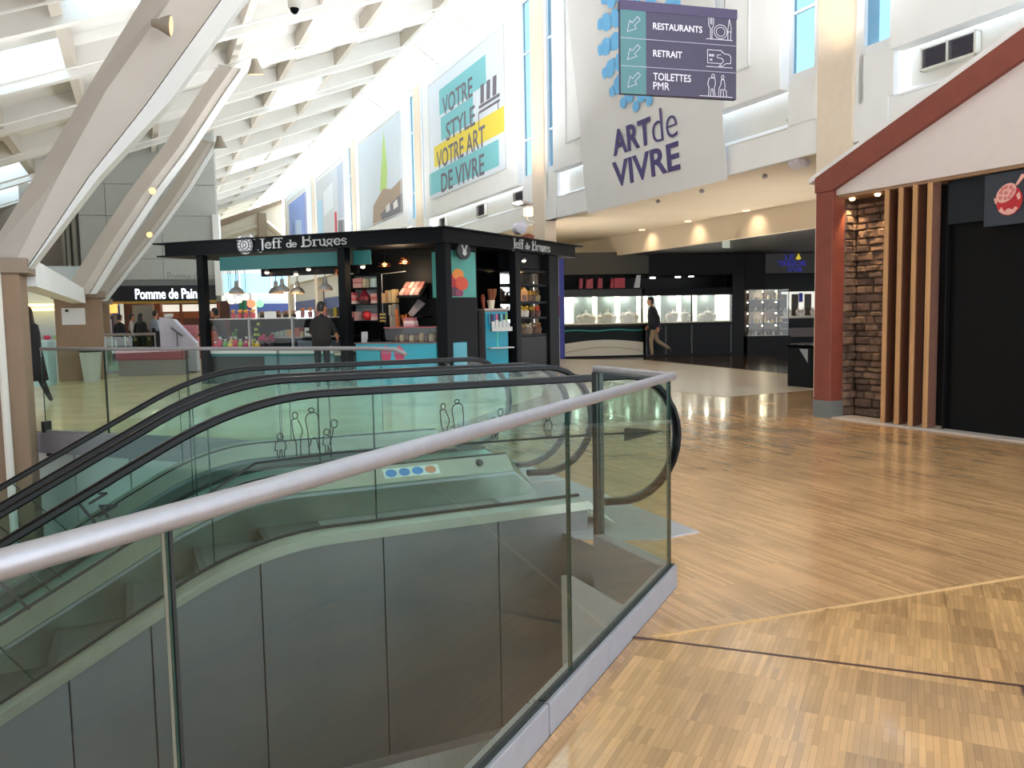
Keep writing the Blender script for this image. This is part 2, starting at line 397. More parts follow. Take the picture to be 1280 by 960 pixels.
for j in range(len(offs)):
    for k in range(nb):
        if j in b0:
            c = b0[j].copy(); COL.objects.link(c); c.parent = ceiling; c.location = W(T0+ST*k, 0, 0)-W(T0, 0, 0)
        else:
            o0 = offs[j]; o = MB(); z = RZ(o0)
            o.hexa([W(T0+.1, o0-.09, z+.12), W(T0+ST-.1, o0-.09, z+.12), W(T0+ST-.1, o0+.09, z+.18), W(T0+.1, o0+.09, z+.18),
                    W(T0+.1, o0-.09, z+.62), W(T0+ST-.1, o0-.09, z+.62), W(T0+ST-.1, o0+.09, z+.64), W(T0+.1, o0+.09, z+.64)])
            b0[j] = o.build('cross_block', mat('cross block paint', 'c2bbb0', .8), ceiling)
for (k, j) in sky:
    t0, t1 = T0+ST*(k+1)-(1.5 if j > 5 else .85), T0+ST*(k+1)-.1; o0, o1 = offs[j], offs[j+1]
    MB().hexa([W(t0, o0, RZ(o0)+.64), W(t1, o0, RZ(o0)+.64), W(t1, o1, RZ(o1)+.64), W(t0, o1, RZ(o1)+.64),
               W(t0, o0, RZ(o0)+.66), W(t1, o0, RZ(o0)+.66), W(t1, o1, RZ(o1)+.66), W(t0, o1, RZ(o1)+.66)]).build('skylight_pane', clearglass, ceiling)
# glazed strip along the head of the window wall
for k in range(nb):
    t0, t1 = T0+ST*k+.12, T0+ST*(k+1)-.12
    MB().hexa([W(t0, -1.15, RZ(-1.15)+.6), W(t1, -1.15, RZ(-1.15)+.6), W(t1, .1, 9.95), W(t0, .1, 9.95),
               W(t0, -1.15, RZ(-1.15)+.62), W(t1, -1.15, RZ(-1.15)+.62), W(t1, .1, 9.97), W(t0, .1, 9.97)]).build('strip_glazing', clearglass, ceiling)
    MB().hexa([W(t1, -1.15, RZ(-1.15)+.45), W(t1+.24, -1.15, RZ(-1.15)+.45), W(t1+.24, .1, 9.8), W(t1, .1, 9.8),
               W(t1, -1.15, RZ(-1.15)+.66), W(t1+.24, -1.15, RZ(-1.15)+.66), W(t1+.24, .1, 9.98), W(t1, .1, 9.98)]).build('glazing_bar', ceil_m, ceiling)
for t, z in ((-1.2, .28), (2.6, .22), (5.2, .3), (9.0, .25), (12.0, .25), (15.5, .25), (18.7, .25), (22.4, .25)):
    MB().tube([W(t, o, RZ(o)-.04+z*0) for o in (-17, -1.4)], .025, 6).build('sprinkler_pipe', ceil_m, ceiling)

# ------------------------------------------------------------------ inclined struts on their pillars
capm = mat('pillar head', '8f7f70', .7)
def strut(t, name, label, st, hw=.3):
    """a box strut with a white flange plate; st lists stations of (offset, height): left edge, fold, flange edge, right edge"""
    s = thing(name, label, 'strut', W(t, st[0][1][0], 2.1), 'inclined roof struts')
    q = lambda p, tt: W(tt, p[0], p[1])
    MB().loft([[q(L, t), q(a, t-hw), q(b, t-hw), q(b, t+hw), q(L, t+hw)] for L, a, b, r_ in st]).build('beam', strutpaint, s)
    e = lambda p, d: (p[0]+d, p[1]-d*.6)
    MB().loft([[q(e(b, .012), t-hw-.03), q(r_, t-hw-.03), q(r_, t+hw*.4), q(e(b, .012), t+hw*.4)] for L, a, b, r_ in st]).build('flange', flangepaint, s)
    return s
flangepaint = mat('flange paint', 'd8dad8', .6)
strut(1.3, 'roof_strut', 'widest white roof strut rising from the nearest brown pillar at left',
      [((-11.42, 1.98), (-11.0, 2.0), (-10.83, 2.05), (-10.80, 2.05)), ((-10.57, 3.42), (-10.43, 3.15), (-10.12, 3.15), (-10.0, 3.15)), ((-10.01, 4.4), (-9.87, 4.19), (-9.45, 4.05), (-9.16, 4.12)), ((-9.42, 5.41), (-9.09, 5.36), (-8.56, 5.35), (-8.21, 5.48)), ((-8.25, 7.4), (-7.9, 7.4), (-7.2, 7.4), (-6.75, 7.4))])
def even(R0, w): return [((x-w, z+.12), (x-w*.55, z), (x-w*.22-.02, z), (x, z)) for x, z in R0]
strut(12.0, 'roof_strut', 'middle white roof strut rising from the brown pillar with a paper notice', even(((-10.56, 2.08), (-9.82, 3.3), (-9.04, 4.5), (-8.2, 5.65), (-7.29, 7.06), (-6.85, 7.7)), .66), .26)
strut(19.2, 'roof_strut', 'farthest and thinnest white roof strut in front of the grey panelled wall', even(((-10.58, 2.08), (-9.68, 3.27), (-8.78, 4.46), (-7.86, 5.79), (-6.95, 7.3)), .58), .24)
def pillar(t, w, z0, label, sh=0):
    p = thing('pillar', label, 'pillar', W(t, -11.0-sh, z0), 'brown pillars under the struts')
    MB().box(W, t-w/2, t+w/2, -11.15-sh-w/2, -10.85-sh+w/2, z0, 1.98).build('shaft', brownpillar, p, bevel=.015)
    MB().box(W, t-w/2-.04, t+w/2+.04, -11.22-sh-w/2, -10.75-sh+w/2, 1.98, 2.16).build('capital', capm, p, bevel=.01)
    return p
p1 = pillar(1.3, .72, -4.5, 'nearest brown pillar at the left edge with a pale vertical stripe', .42)
MB().tube([W(.9, -11.13, -4.4), W(.9, -11.13, 1.98)], .045, 8).build('downpipe', offwhite, p1)
p2 = pillar(12.4, .7, 0, 'brown pillar with a white paper notice near its top')
MB().box(W, 12.02, 12.04, -11.35, -10.85, 1.35, 1.75).build('notice', mat('paper', 'd4d4d2', .8), p2)
MB().box(W, 12.00, 12.025, -11.27, -11.2, 1.66, 1.72).build('notice_print', ink, p2)
pillar(19.6, .6, 0, 'farthest brown pillar left of the bakery counter')
tb = thing('tie_beam', 'white tie beam joining the heads of the two nearer brown pillars', 'beam', W(1.3, -11, 1.9))
MB().box(W, 1.75, 12.0, -11.12, -10.82, 1.86, 2.2).build('beam', white, tb)

# ------------------------------------------------------------------ tall window wall on the right
T_LO, T_HI = -14, 49.2
wa = MB()
wa.box(W, T_LO, T_HI, .02, .12, 3.8, 4.33)            # skirt under the windows
wallr = struct(wa, 'wall_right', white, base=(0, 0, 0))
cols = [-10.9, -.9, 9.1, 19.1, 29.1, 39.1, 49.0]
wi = 0
grillm = mat('dark louvre grille', '6f6670', .6); louv = mat('louvre blade', '5b5460', .55)
for ci, c in enumerate(cols):
    MB().box(W, c-.36, c+.36, -.04, .3, 0, 9.85).build('column', pilasterpaint, wallr, bevel=.02)
    MB().box(W, c-.5, c-.36, .0, .3, 3.8, 9.85).build('column_return', white, wallr)
    if ci == len(cols)-1: break
    n = cols[ci+1]
    # slim windows beside the columns
    for (a, b) in ((c+.42, c+1.0), (n-1.02, n-.42)):
        wi += 1
        w = MB(); 
        for (x0, x1, z0, z1) in ((a, b, 5.0, 5.12), (a, b, 9.65, 9.8), (a, a+.05, 5.12, 9.65), (b-.05, b, 5.12, 9.65)): w.box(W, x0, x1, .02, .12, z0, z1)
        wo_ = struct(w, 'window_%d' % wi, mat('window frame white', 'e9ecef', .5))
        MB().box(W, a+.05, b-.05, .07, .08, 5.12, 9.65).build('pane', windowglass, wo_)
        for z in (6.05, 8.3): MB().box(W, a+.05, b-.05, .05, .1, z, z+.04).build('glazing_bar', MATS['window frame white'], wo_)
        MB().box(W, a, b, .0, .1, 4.33, 5.0).build('wall_panel', white, wallr)
    a, b = c+1.0, n-1.02
    MB().box(W, a+.04, b-.04, -.14, .12, 4.9, 9.8).build('wall_panel', white, wallr, bevel=.01)
    MB().box(W, a+.04, b-.04, .3, .36, 4.33, 4.95).build('recess_back', offwhite, wallr)
    m = MB(); m.prism([W(a+.04, .32, 4.46), W(a+.04, .0, 4.30), W(a+.04, .12, 4.25), W(a+.04, .32, 4.25)], [W(b-.04, .32, 4.46), W(b-.04, .0, 4.30), W(b-.04, .12, 4.25), W(b-.04, .32, 4.25)])
    m.build('sill', white, wallr)
    # frame line on the panel
    fl = MB(); x0, x1, z0, z1 = a+.75, b-.75, 5.45, 9.35
    for (q0, q1, r0_, r1) in ((x0, x1, z0, z0+.03), (x0, x1, z1-.03, z1), (x0, x0+.03, z0, z1), (x1-.03, x1, z0, z1)): fl.box(W, q0, q1, -.17, -.13, r0_, r1)
    fl.build('panel_frame', mat('pale frame', 'd6d8d8', .5), wallr)
    MB().box(W, c-.95, c-.1, -.02, .1, 3.8, 4.33).build('skirt_block', white, wallr)
def grille(t0, t1, z0, z1, n, label, div=False):
    g = thing('vent_grille', label, 'vent', W((t0+t1)/2, .2, z0), 'vent grilles under the poster wall')
    m = MB()
    for (x0, x1, q0, q1) in ((t0, t1, z0, z0+.03), (t0, t1, z1-.03, z1), (t0, t0+.03, z0, z1), (t1-.03, t1, z0, z1)): m.box(W, x0, x1, .19, .29, q0, q1)
    if div: m.box(W, (t0+t1)/2-.015, (t0+t1)/2+.015, .19, .29, z0, z1)
    m.build('frame', offwhite, g)
    MB().box(W, t0+.03, t1-.03, .27, .295, z0+.03, z1-.03).build('backing', mat('dark duct', '4a444e', .8), g)
    for k in range(n):
        z = z0+.04+(z1-z0-.07)*k/n
        MB().hexa([W(t0+.03, .2, z), W(t1-.03, .2, z), W(t1-.03, .26, z+.012), W(t0+.03, .26, z+.012), W(t0+.03, .2, z+.008), W(t1-.03, .2, z+.008), W(t1-.03, .26, z+.02), W(t0+.03, .26, z+.02)]).build('louvre', louv, g)
grille(-3.0, -2.18, 4.58, 4.89, 12, 'louvred vent grille in two halves above the timber cabin gable', True)
grille(10.5, 11.2, 4.48, 4.86, 6, 'rightmost of the three small vent grilles under the lettered poster')
grille(13.3, 14.0, 4.48, 4.86, 6, 'middle of the three small vent grilles under the lettered poster')
grille(16.9, 17.5, 4.48, 4.86, 6, 'leftmost of the three small vent grilles under the lettered poster')
# soffit and the beige wall behind it, dark gallery ceiling
so = MB(); so.box(W, T_LO, T_HI, .1, 4.2, 3.8, 3.95); struct(so, 'ceiling_soffit', beige)
wb_ = MB(); wb_.box(W, T_LO, 30, 4.1, 4.25, 3.2, 3.82); struct(wb_, 'wall_beige', beige)
gc = MB(); gc.box(W, T_LO, 30, 4.25, 16, 3.2, 3.3)
gal = struct(gc, 'ceiling_gallery', darkceil)
for t, o in ((4.6, .6), (3.1, .6), (1.3, .6), (-.4, .6)):
    MB().lathe(lambda x, y, z, t=t, o=o: W(t+x, o+y, z), [(.02, 3.72), (.05, 3.74), (.05, 3.76), (.02, 3.8)], 8).build('sprinkler', steel, so and bpy.data.objects['ceiling_soffit'])
for i, t in enumerate((10.0, 7.8, 5.5)):
    q = tag(MB().lathe(lambda x, y, z, t=t: W(t+x, 3.75+y, z), [(.09, 3.77), (.09, 3.8)], 12).build('downlight', mat('lit downlight', (1, .82, .6), emit=.7)), ['farthest recessed downlight washing the beige wall above the jeweller', 'middle recessed downlight washing the beige wall above the jeweller', 'nearest recessed downlight washing the beige wall above the jeweller'][i], 'downlight', 'downlights over the beige wall')
    lamp('SPOT', 'downlight_beam', W(t, 3.72, 3.76), 26, (1, .8, .55), .06, W(t, 4.12, 3.3), 100, 1)
# far wall and the upper left wall
lw = MB(); lw.box(LW, -4.6, 0, .06, .3, 2.1, 8.4); lw.box(LW, -4.6, -3.75, .06, .3, 0, 2.1)
wl = struct(lw, 'wall_left', mat('wall joint grey', '8f9290', .8), base=(0, 0, 0))
gp = mat('grey white panel', 'b9bdbb', .7, noise=.03)
for (x0, x1) in ((-4.6, -3.72), (-3.70, -1.9), (-1.88, 0)):
    for (z0, z1) in ((2.9, 3.62), (3.64, 5.15), (5.17, 6.25), (6.27, 8.4)):
        if z0 > 6.2 and x1 < -2.5: z1 = 6.9
        MB().box(LW, x0, x1-.0, .0, .06, z0, z1).build('wall_panel', gp, wl)
MB().box(LW, -.12, .1, -.25, .2, 2.3, 5.2).build('edge_post', white, wl)
for d in (-4.75, -4.95, -5.1): MB().box(LW, d-.06, d+.04, -.1, .1, 1.9, 6.2).build('riser_pipe', mat('riser grey', '8b877f', .7), wl)
bk = MB()
bk.box(W, 62, 62.3, -22, -15, 0, 9); bk.box(W, 62, 62.3, -15, 2, 0, 3.7); bk.box(W, 62, 62.3, -15, 2, 5.3, 6.2)
wback = struct(bk, 'wall_back', mat('far wall grey', 'c3c3c2', .8))
MB().box(W, 62.1, 62.12, -15, 2, 3.7, 5.3).build('pane', windowglass, wback)
for k in range(7): MB().box(W, 61.95, 62.2, -15+2.6*k, -14.85+2.6*k, 3.7, 5.3).build('mullion', white, wback)
# timber gable at the far end, beyond the last poster
tr = thing('timber_truss', 'brown timber truss end beyond the last poster under the roof edge', 'truss', W(50.4, -4, 5.4))
wood = mat('weathered beam', '8a7862', .7); cream = mat('gable cream', 'cfc5b2', .8)
gp_ = lambda p, d, q: W(50.4+d, p, q)
MB().poly(gp_, [(-9.5, 5.4), (.0, 5.4), (.0, 9.9), (-9.5, 6.2)], .12, .2).build('infill', cream, tr)
MB().poly(gp_, [(0.0, 9.7), (-5.2, 7.5), (-9.5, 5.7), (-9.5, 6.4), (0.0, 9.95)], -.1, .1).build('gable_board', wood, tr)
MB().box(W, 50.0, 50.4, -1.75, -1.2, 5.4, 8.9).build('post', wood, tr)
for k in range(3): MB().tube([W(50.3, -1.2, 8.3-.9*k), W(50.3, .1, 7.2-.9*k)], .2, 4).build('brace', wood if k % 2 else cream, tr)
for k in range(3): MB().tube([W(50.3, -1.8, 8.0-.75*k), W(50.3, -6, 6.6-.6*k)], .12, 4).build('brace', wood if k % 2 else cream, tr)
# added fill lights by columns, pillars and behind the camera, brightening the ceiling
for c in (-10.9, -.9, 9.1, 19.1, 29.1, 39.1):
    o = lamp('AREA', 'bounce_fill', W(c, -1.3, 3.7), 215, (.95, .97, 1), 1.2, W(c, -5.5, 9.5)); o.data.spread = R(150)
for t in (-16, -6, 6.8, 24.5, 38):
    o = lamp('AREA', 'bounce_fill', W(t, -11.6 if t > 0 else -9, 2.7 if t > 0 else 2.6), 80 if t == 6.8 else 230, (.95, .97, 1), 1.2, W(t, -7, 9.5)); o.data.spread = R(150)
# added low fill lights by the cabin post and kiosk, brightening the soffit
for p, q in (((6.3, 15.6, .5), W(4, 2, 3.8)), ((1.1, 22.4, .4), W(8.5, 1.5, 3.8)), ((6.8, 20.5, .3), W(6, 3, 3.8))):
    o = lamp('AREA', 'bounce_fill', Vector(p), 45, (1, .93, .84), .5, q); o.data.spread = R(140)
ob_ = tag(MB().box(W, -13, 5, 16.2, 19, 0, 11.7).build('outside_building', mat('slate blue building', '3c5f96', .8)), 'slate blue building seen through the upper windows on the right', 'building')
o = lamp('AREA', 'bounce_fill', K(3.6, 3.0, 3.25), 330, (.97, .98, 1), 1.6, W(11, -5, 9.3)); o.data.spread = R(160)  # added fill above the kiosk roof, lifting the dim ceiling
# ------------------------------------------------------------------ escalators
SL = .55; A0 = .56; AL = .42
def zc(a):
    if a > A0+AL: return 0.0
    if a < A0-AL: return SL*(a-A0)
    return -SL*(A0+AL-a)**2/(4*AL)
def sl(a): return (zc(a+.01)-zc(a-.01))/.02
AS = [-5.0, -3.5, -2.2, -1.2, -.5] + [A0-AL+2*AL*i/10 for i in range(11)] + [1.4, 2.0, 2.6]
def sweepE(sec, m, name, parent, end=True, z_end=None):
    """a deck or skirt: a closed (n, z) section carried along the escalator's run, sloping to the floor at its upper end"""
    rings = [[E(a, n, zc(a)+z) for n, z in sec] for a in AS]
    if end: rings.append([E(2.80, n, max(-.1, .02 if z > .02 else z)) for n, z in sec])
    return MB().loft(rings).build(name, m, parent)
def make_escalator(n1, n2, label, outer_near, outer_far, low=0):
    e = thing('escalator', label, 'escalator', E(2.8, (n1+n2)/2, 0), 'pair of escalators')
    ov = .39
    for n in (n1, n2):
        dz = low if n == n1 else 0
        # handrail: sweep, then the half-round newel
        ctr = [(a, zc(a)+.965) for a in AS if a < 2.6]+[(2.3, .965), (2.65, .965)]
        cx, cz, rr = 2.965, .545, .42
        ctr += [(cx+rr*math.sin(math.pi*k/14), cz+rr*math.cos(math.pi*k/14)) for k in range(0, 15)]
        ctr += [(2.80, .135)]
        rings = []
        for i, (a, z) in enumerate(ctr):
            p = ctr[max(0, i-1)]; q = ctr[min(len(ctr)-1, i+1)]
            t = Vector((q[0]-p[0], q[1]-p[1])).normalized(); nn = Vector((-t.y, t.x))
            rings.append([E(a+nn.x*h, n+w, z+nn.y*h) for w, h in ((-.04, -.012), (-.036, .012), (-.022, .022), (.022, .022), (.036, .012), (.04, -.012), (.028, -.022), (-.028, -.022))])
        MB().loft(rings).build('handrail', rubber, e, smooth=True)
        # balustrade glass
        cuts = [-5.0, -3.6, -2.2, -1.35, -.5, .35, 1.25, 2.35]
        for i in range(len(cuts)-1):
            pts = []
            b0_, b1_ = cuts[i]+.003, cuts[i+1]-.003
            s0, s1 = (cuts[i] < .3)*ov, (cuts[i+1] < .3)*ov
            t0, t1 = b0_-s0, b1_-s1
            for j in range(7): a = b0_+(b1_-b0_)*j/6; pts.append((a, zc(a)+.27-dz))
            for j in range(7): a = t1+(t0-t1)*j/6; pts.append((a, zc(a)+.95))
            MB().poly(lambda p, d, q: E(p, d, q), pts, n-.006, n+.006).build('glass_panel', escglass, e)
            for (ba, ta) in ((b0_, t0),):
                m = MB(); m.loft([[E(ba-.004+x, n+y, zc(ba)+.27-dz) for x, y in ((-.003, -.007), (.003, -.007), (.003, .007), (-.003, .007))], [E(ta-.004+x, n+y, zc(ta)+.95) for x, y in ((-.003, -.007), (.003, -.007), (.003, .007), (-.003, .007))]])
                m.build('panel_joint', edgeglass, e)
        pts = [(2.353, .27-dz), (2.6, .27-dz), (2.72, .14-dz*.5)]+[(cx+(rr-.02)*math.sin(math.pi*k/14), cz+(rr-.02)*math.cos(math.pi*k/14)) for k in range(14, -1, -1)]+[(2.353, .945)]
        MB().poly(lambda p, d, q: E(p, d, q), pts, n-.006, n+.006).build('newel_glass', escglass, e)
    # decks and skirts on both sides
    for s, n in ((1, n1), (-1, n2)):
        dz = low if n == n1 else 0
        sweepE([(n+s*.03, .31-dz), (n+s*.15, .21-dz), (n+s*.15, .18-dz), (n+s*.02, .18-dz)], deckmetal, 'inner_deck', e)
        sweepE([(n+s*.15, .205-dz), (n+s*.162, .205-dz), (n+s*.162, -.12), (n+s*.15, -.12)], skirtmetal, 'skirt', e)
        sweepE([(n+s*.145, .20-dz), (n+s*.168, .195-dz), (n+s*.168, .175-dz), (n+s*.15, .175-dz)], steel, 'skirt_trim', e)
    if outer_near is not None:
        sweepE([(outer_near, .14), (outer_near, .19), (n1-.02, .20), (n1-.02, .14)], deckmetal, 'outer_deck', e)
    if outer_far is not None:
        sweepE([(n2+.02, .25), (n2+.02, .30), (outer_far, .285), (outer_far, .25)], deckmetal, 'outer_deck', e)
    # black line where the glass meets the deck
    for n in (n1, n2): sweepE([(n-.012, .29-(low if n == n1 else 0)), (n-.012, .318-(low if n == n1 else 0)), (n+.012, .318-(low if n == n1 else 0)), (n+.012, .29-(low if n == n1 else 0))], ink, 'glass_gasket', e, end=False)
    # steps: level at the top, stepping down the incline
    for k in range(13):
        a = 1.1-.40*k
        z = zc(a-.2)
        dz = SL*.4 if k > 2 else abs(zc(a)-zc(a-.4))
        m = MB(); m.box(E, a-.40, a, n1+.17, n2-.17, z-.03, z); m.box(E, a-.40, a-.37, n1+.17, n2-.17, z-dz-.03, z)
        o = m.build('step', stepmetal, e)
        MB().box(E, a-.40, a-.36, n1+.17, n2-.17, z, z+.003).build('step_edge', mat('step line', '3a3c3d', .5), o)
    MB().box(E, 1.1, 2.42, n1+.17, n2-.17, -.06, .0).build('comb_plate', steel, e)
    return e
n1, n2, n3, n4 = 4.58, 5.73, 6.12, 7.33
es1 = make_escalator(n1, n2, 'near escalator beside the glass railing with figure outlines on its glass', 4.45, n3-.03-.16, .105)
es2 = make_escalator(n3, n4, 'far escalator behind the near one nearest the kiosk', None, 7.68)
# cladding: the grey panels on the side of the near escalator, one by one
def clad(e, n, ns, seams, zt=.23, zb=-1.02):
    for i in range(len(seams)-1):
        a0, a1 = seams[i], seams[i+1]; pts = []
        for j in range(7): a = a0+.004+(a1-a0-.008)*j/6; pts.append((a, zc(a)+zt))
        for j in range(7): a = a1-.004-(a1-a0-.008)*j/6; pts.append((a, zc(a)+zb))
        MB().poly(lambda p, d, q: E(p, d, q), pts, n, n+.02*ns).build('cladding_panel', cladgrey, e)
    sweepE([(n-.012*ns, zt-.015), (n-.012*ns, zt+.022), (n+.03*ns, zt+.022), (n+.03*ns, zt-.015)], deckmetal, 'top_trim', e, end=False)
    sweepE([(n-.012*ns, zb-.05), (n-.012*ns, zb), (n+.03*ns, zb), (n+.03*ns, zb-.05)], steel, 'bottom_trim', e, end=False)
    m = MB(); rings = [[E(a, n+.02*ns, zc(a)+zt-.01), E(a, n+.05*ns, zc(a)+zt-.01), E(a, n+.05*ns, zc(a)+zb), E(a, n+.02*ns, zc(a)+zb)] for a in AS if a < 2.5]
    m.loft(rings).build('truss_plate', darksteel, e)
clad(es1, 4.46, 1, [-5, -3.0, -2.2, -1.5, -.9, -.36, .02, .57, 1.25, 1.97, 2.6], .15, -1.17)
clad(es2, 7.68, -1, [-5, -3.0, -1.5, 0, 1.2, 2.42])
rings = [[E(a, 4.52, zc(a)-1.0), E(a, 7.62, zc(a)-1.0), E(a, 7.62, zc(a)-.95), E(a, 4.52, zc(a)-.95)] for a in AS if a < 2.5]
MB().loft(rings).build('soffit_plate', cladgrey, es1)
# landing plates
lp = tag(MB().poly(lambda p, d, q: E(p, q, d), [(2.42, 4.30), (2.82, 4.05), (3.18, 4.07), (3.25, 5.9), (2.42, 5.9)], .001, .006).build('landing_plate', mat('pale landing plate', 'b6b8bd', .35, metal=.5)), 'pale metal landing plate at the head of the near escalator', 'landing plate')
tag(MB().poly(lambda p, d, q: E(p, q, d), [(2.42, 5.95), (3.25, 5.95), (3.25, 7.7), (2.42, 7.7)], .001, .006).build('landing_plate', MATS['pale landing plate']), 'pale metal landing plate at the head of the far escalator', 'landing plate')
# printed line, arrow, figures and number on the near balustrade glass
PF = lambda p, d, q: E(p, n1-.0065-d, q)
pr = MB()
pr.line(PF, [(-.9, -.22), (.31, .45), (.585, .605), (1.03, .622), (2.38, .60), (2.98, .585)], 0, .0015, .014)
pr.poly(PF, [(2.95, .53), (3.27, .575), (2.95, .625)], 0, .0015)
pr.line(PF, [(-.295, .515), (-.19, .345)], 0, .0015, .014)
pr.line(PF, [(-.64, .14), (-.52, -.02)], 0, .0015, .014)
def oval(cx, cz, rx, rz, n=12, a0=0, a1=360): return [(cx+rx*math.cos(R(a0+(a1-a0)*k/n)), cz+rz*math.sin(R(a0+(a1-a0)*k/n))) for k in range(n+1)]
def family(a, z, s=1.0, which='cwmb', w=.0055):
    L = lambda pts: pr.line(PF, [(a+x*s, z+y*s) for x, y in pts], 0, .0015, w)
    if 'c' in which:
        L(oval(.03, .115, .016, .018)); L([(.02, .098), (.005, .085), (0, .04), (.012, .04), (.012, 0), (.024, 0), (.026, .04), (.036, .04), (.038, 0), (.05, 0), (.05, .04), (.06, .045), (.055, .085), (.04, .098)])
    if 'w' in which:
        L(oval(.115, .225, .014, .018)); L([(.105, .205), (.095, .2), (.1, .12), (.115, .07), (.115, 0)]); L([(.128, .205), (.15, .15), (.152, .13), (.14, .1), (.138, 0)])
    if 'm' in which:
        L(oval(.205, .25, .015, .012)); L([(.185, 0), (.182, .12), (.17, .2), (.18, .225), (.2, .235), (.225, .235), (.24, .22), (.245, .15), (.24, .02)]); L([(.19, .05), (.2, .085), (.215, .095), (.23, .08), (.237, .03)])
    if 'b' in which:
        L(oval(.285, .12, .016, .018)); L([(.268, .1), (.262, .05), (.275, .045), (.275, 0), (.288, 0), (.29, .045), (.3, .0), (.31, 0), (.305, .05), (.306, .095), (.29, .1)]); L([(.3, .05), (.318, .1), (.322, .14)]); L(oval(.33, .165, .018, .024))
family(.69, .625); family(1.56, .62, 1.0, 'wm'); family(1.72, .62, 1.0, 'b'); family(2.35, .61, 1.0, 'c')
d14 = Vector((.58, -.81)); u14 = Vector((.876, .482))
PT = lambda p, d, q: PF(-.236+p*.482+q*.876, d, .491-p*.876+q*.482)
pr.line(PT, [(0, .062), (.018, .09), (.018, 0)], 0, .0015, .013); pr.line(PT, [(.098, -.004), (.098, .094), (.056, .032), (.125, .032)], 0, .0015, .013)
pr.build('glass_print', ink, es1)
# pictogram stickers on the far inner deck
pictf = lambda p, d, q: E(p, n2-.032-q*.77-d*.6, .308-q*.64+d*.75)
st = MB(); st.box(lambda x, y, z: pictf(x, y, z), 1.60, 2.02, .001, .003, .03, .12)
lab = st.build('sticker', mat('pale sticker', 'c9d3cf', .5), es1)
for k in range(4):
    m = MB(); m.poly(lambda p, d, q: pictf(p, d, q), oval(1.655+.1*k, .075, .043, .036)[:-1], .003, .005)
    o = m.build('pictogram', mat('blue pictogram', '2f78b8', .5) if k < 3 else mat('red ring', 'c07a5a', .5), lab)
m = MB(); m.poly(lambda p, d, q: pictf(p, d, q), oval(2.35, .06, .03, .03)[:-1], .001, .012); m.build('key_switch', darksteel, es1)

# ------------------------------------------------------------------ glass railings
def railing(name, label, loc): return thing(name, label, 'railing', loc)
ng = railing('glass_railing', 'near glass railing with thick grey tubular handrail around the escalator well', K1)
RD = (K1-nearS).normalized(); RN = Vector((RD.y, -RD.x, 0)); LEN = (K1-nearS).length
RF = fr(K1, RD, RN)     # x backwards along the rail is negative, y out to the wooden floor
MB().tube([RF(-LEN, -.03, 1.065), RF(.03, -.03, 1.065)], .0215, 16).build('handrail', steel, ng, smooth=True)
xp = E(2.40, 4.0, 0)
CRD = (xp-RF(-.03, -.03, 0)); CRD.z = 0; CL = CRD.length; CRD.normalize(); CRN = Vector((CRD.y, -CRD.x, 0))
CF = fr(RF(-.02, -.03, 0), CRD, CRN)
MB().tube([CF(0.0, 0, 1.065), CF(CL+.02, 0, 1.065)], .0215, 16).build('cross_handrail', steel, ng, smooth=True)
cuts = [-LEN, -5.6, -4.35, -3.06, -1.36, -.03]
def pane(f, x0, x1, z0, z1, y, m=railglass, th=.006, parent=None):
    MB().box(f, x0, x1, y-th, y+th, z0, z1).build('glass_pane', m, parent)
    for x in (x0, x1): MB().box(f, x-.0015, x+.0015, y-th-.0005, y+th+.0005, z0, z1).build('pane_edge', edgeglass, parent)
for i in range(len(cuts)-1):
    pane(RF, cuts[i]+.004, cuts[i+1]-.004, .10, 1.05, -.03, parent=ng)
pane(CF, .02, CL-.03, .10, 1.05, 0, parent=ng)
for i, (x0, x1) in enumerate(((-LEN, -3.4), (-3.39, -1.62), (-1.61, 0))):
    MB().box(RF, x0, x1, -.065, .0, 0.0, .112).build('kerb', kerbmetal, ng, bevel=.003)
    MB().box(RF, x0, x1, -.044, -.016, .1125, .118).build('gasket', ink, ng)
    MB().box(RF, x0, x1, -.08, -.066, -.26, .10).build('inner_fascia', mat('grey fascia', '8f8f92', .5), ng)
MB().box(CF, 0.02, CL-.02, -.035, .035, 0, .112).build('kerb', kerbmetal, ng, bevel=.003)
MB().box(CF, 0.02, CL-.02, -.05, -.037, -.2, .112).build('inner_fascia', MATS['grey fascia'], ng)
MB().box(CF, 0.05, CL+.25, -.07, -.052, -2.4, -.2).build('inner_fascia', mat('pale inner fascia', 'd5d6d8', .5), ng)
MB().box(CF, CL-.025, CL+.025, -.025, .025, 0.0, 1.05).build('post', darksteel, ng, bevel=.003)
# two slim uprights at the pane joint nearest the camera
MB().box(RF, -3.067, -3.063, -.033, -.027, .11, 1.045).build('joint_bar', mat('grey joint bar', '807a70', .4), ng)
MB().box(RF, -3.061, -3.054, -.038, -.022, .11, 1.045).build('joint_bar', ink, ng)
# far railing
f0 = E(2.55, 8.02, 0); f1 = W(1.3, -10.78, 0)+V3(.35, .05, 0)
f1 = V3(-5.98, 10.38, 0)
fg = railing('glass_railing', 'far glass railing with thin handrail on the other side of the escalators', f0)
fdv = (f1-f0); fL = fdv.length; fdv.normalize(); FF = fr(f0, fdv, Vector((fdv.y, -fdv.x, 0)))
MB().tube([FF(0, 0, 1.0), FF(.12, 0, 1.055), FF(.5, 0, 1.065), FF(fL, 0, 1.065)], .022, 10).build('handrail', steel, fg, smooth=True)
for x0, x1 in ((.3, 1.6), (1.62, 2.9), (2.92, 4.2), (4.22, fL)):
    pane(FF, x0, x1, .02, 1.05, 0, glass('far railing glass', (.88, .95, .92)), parent=fg)
MB().box(FF, 0.02, fL, -.03, .03, -.0, .03).build('kerb', kerbmetal, fg)
MB().box(FF, fL-.04, fL+.02, -.05, .05, -.1, .14).build('clamp', darksteel, fg)
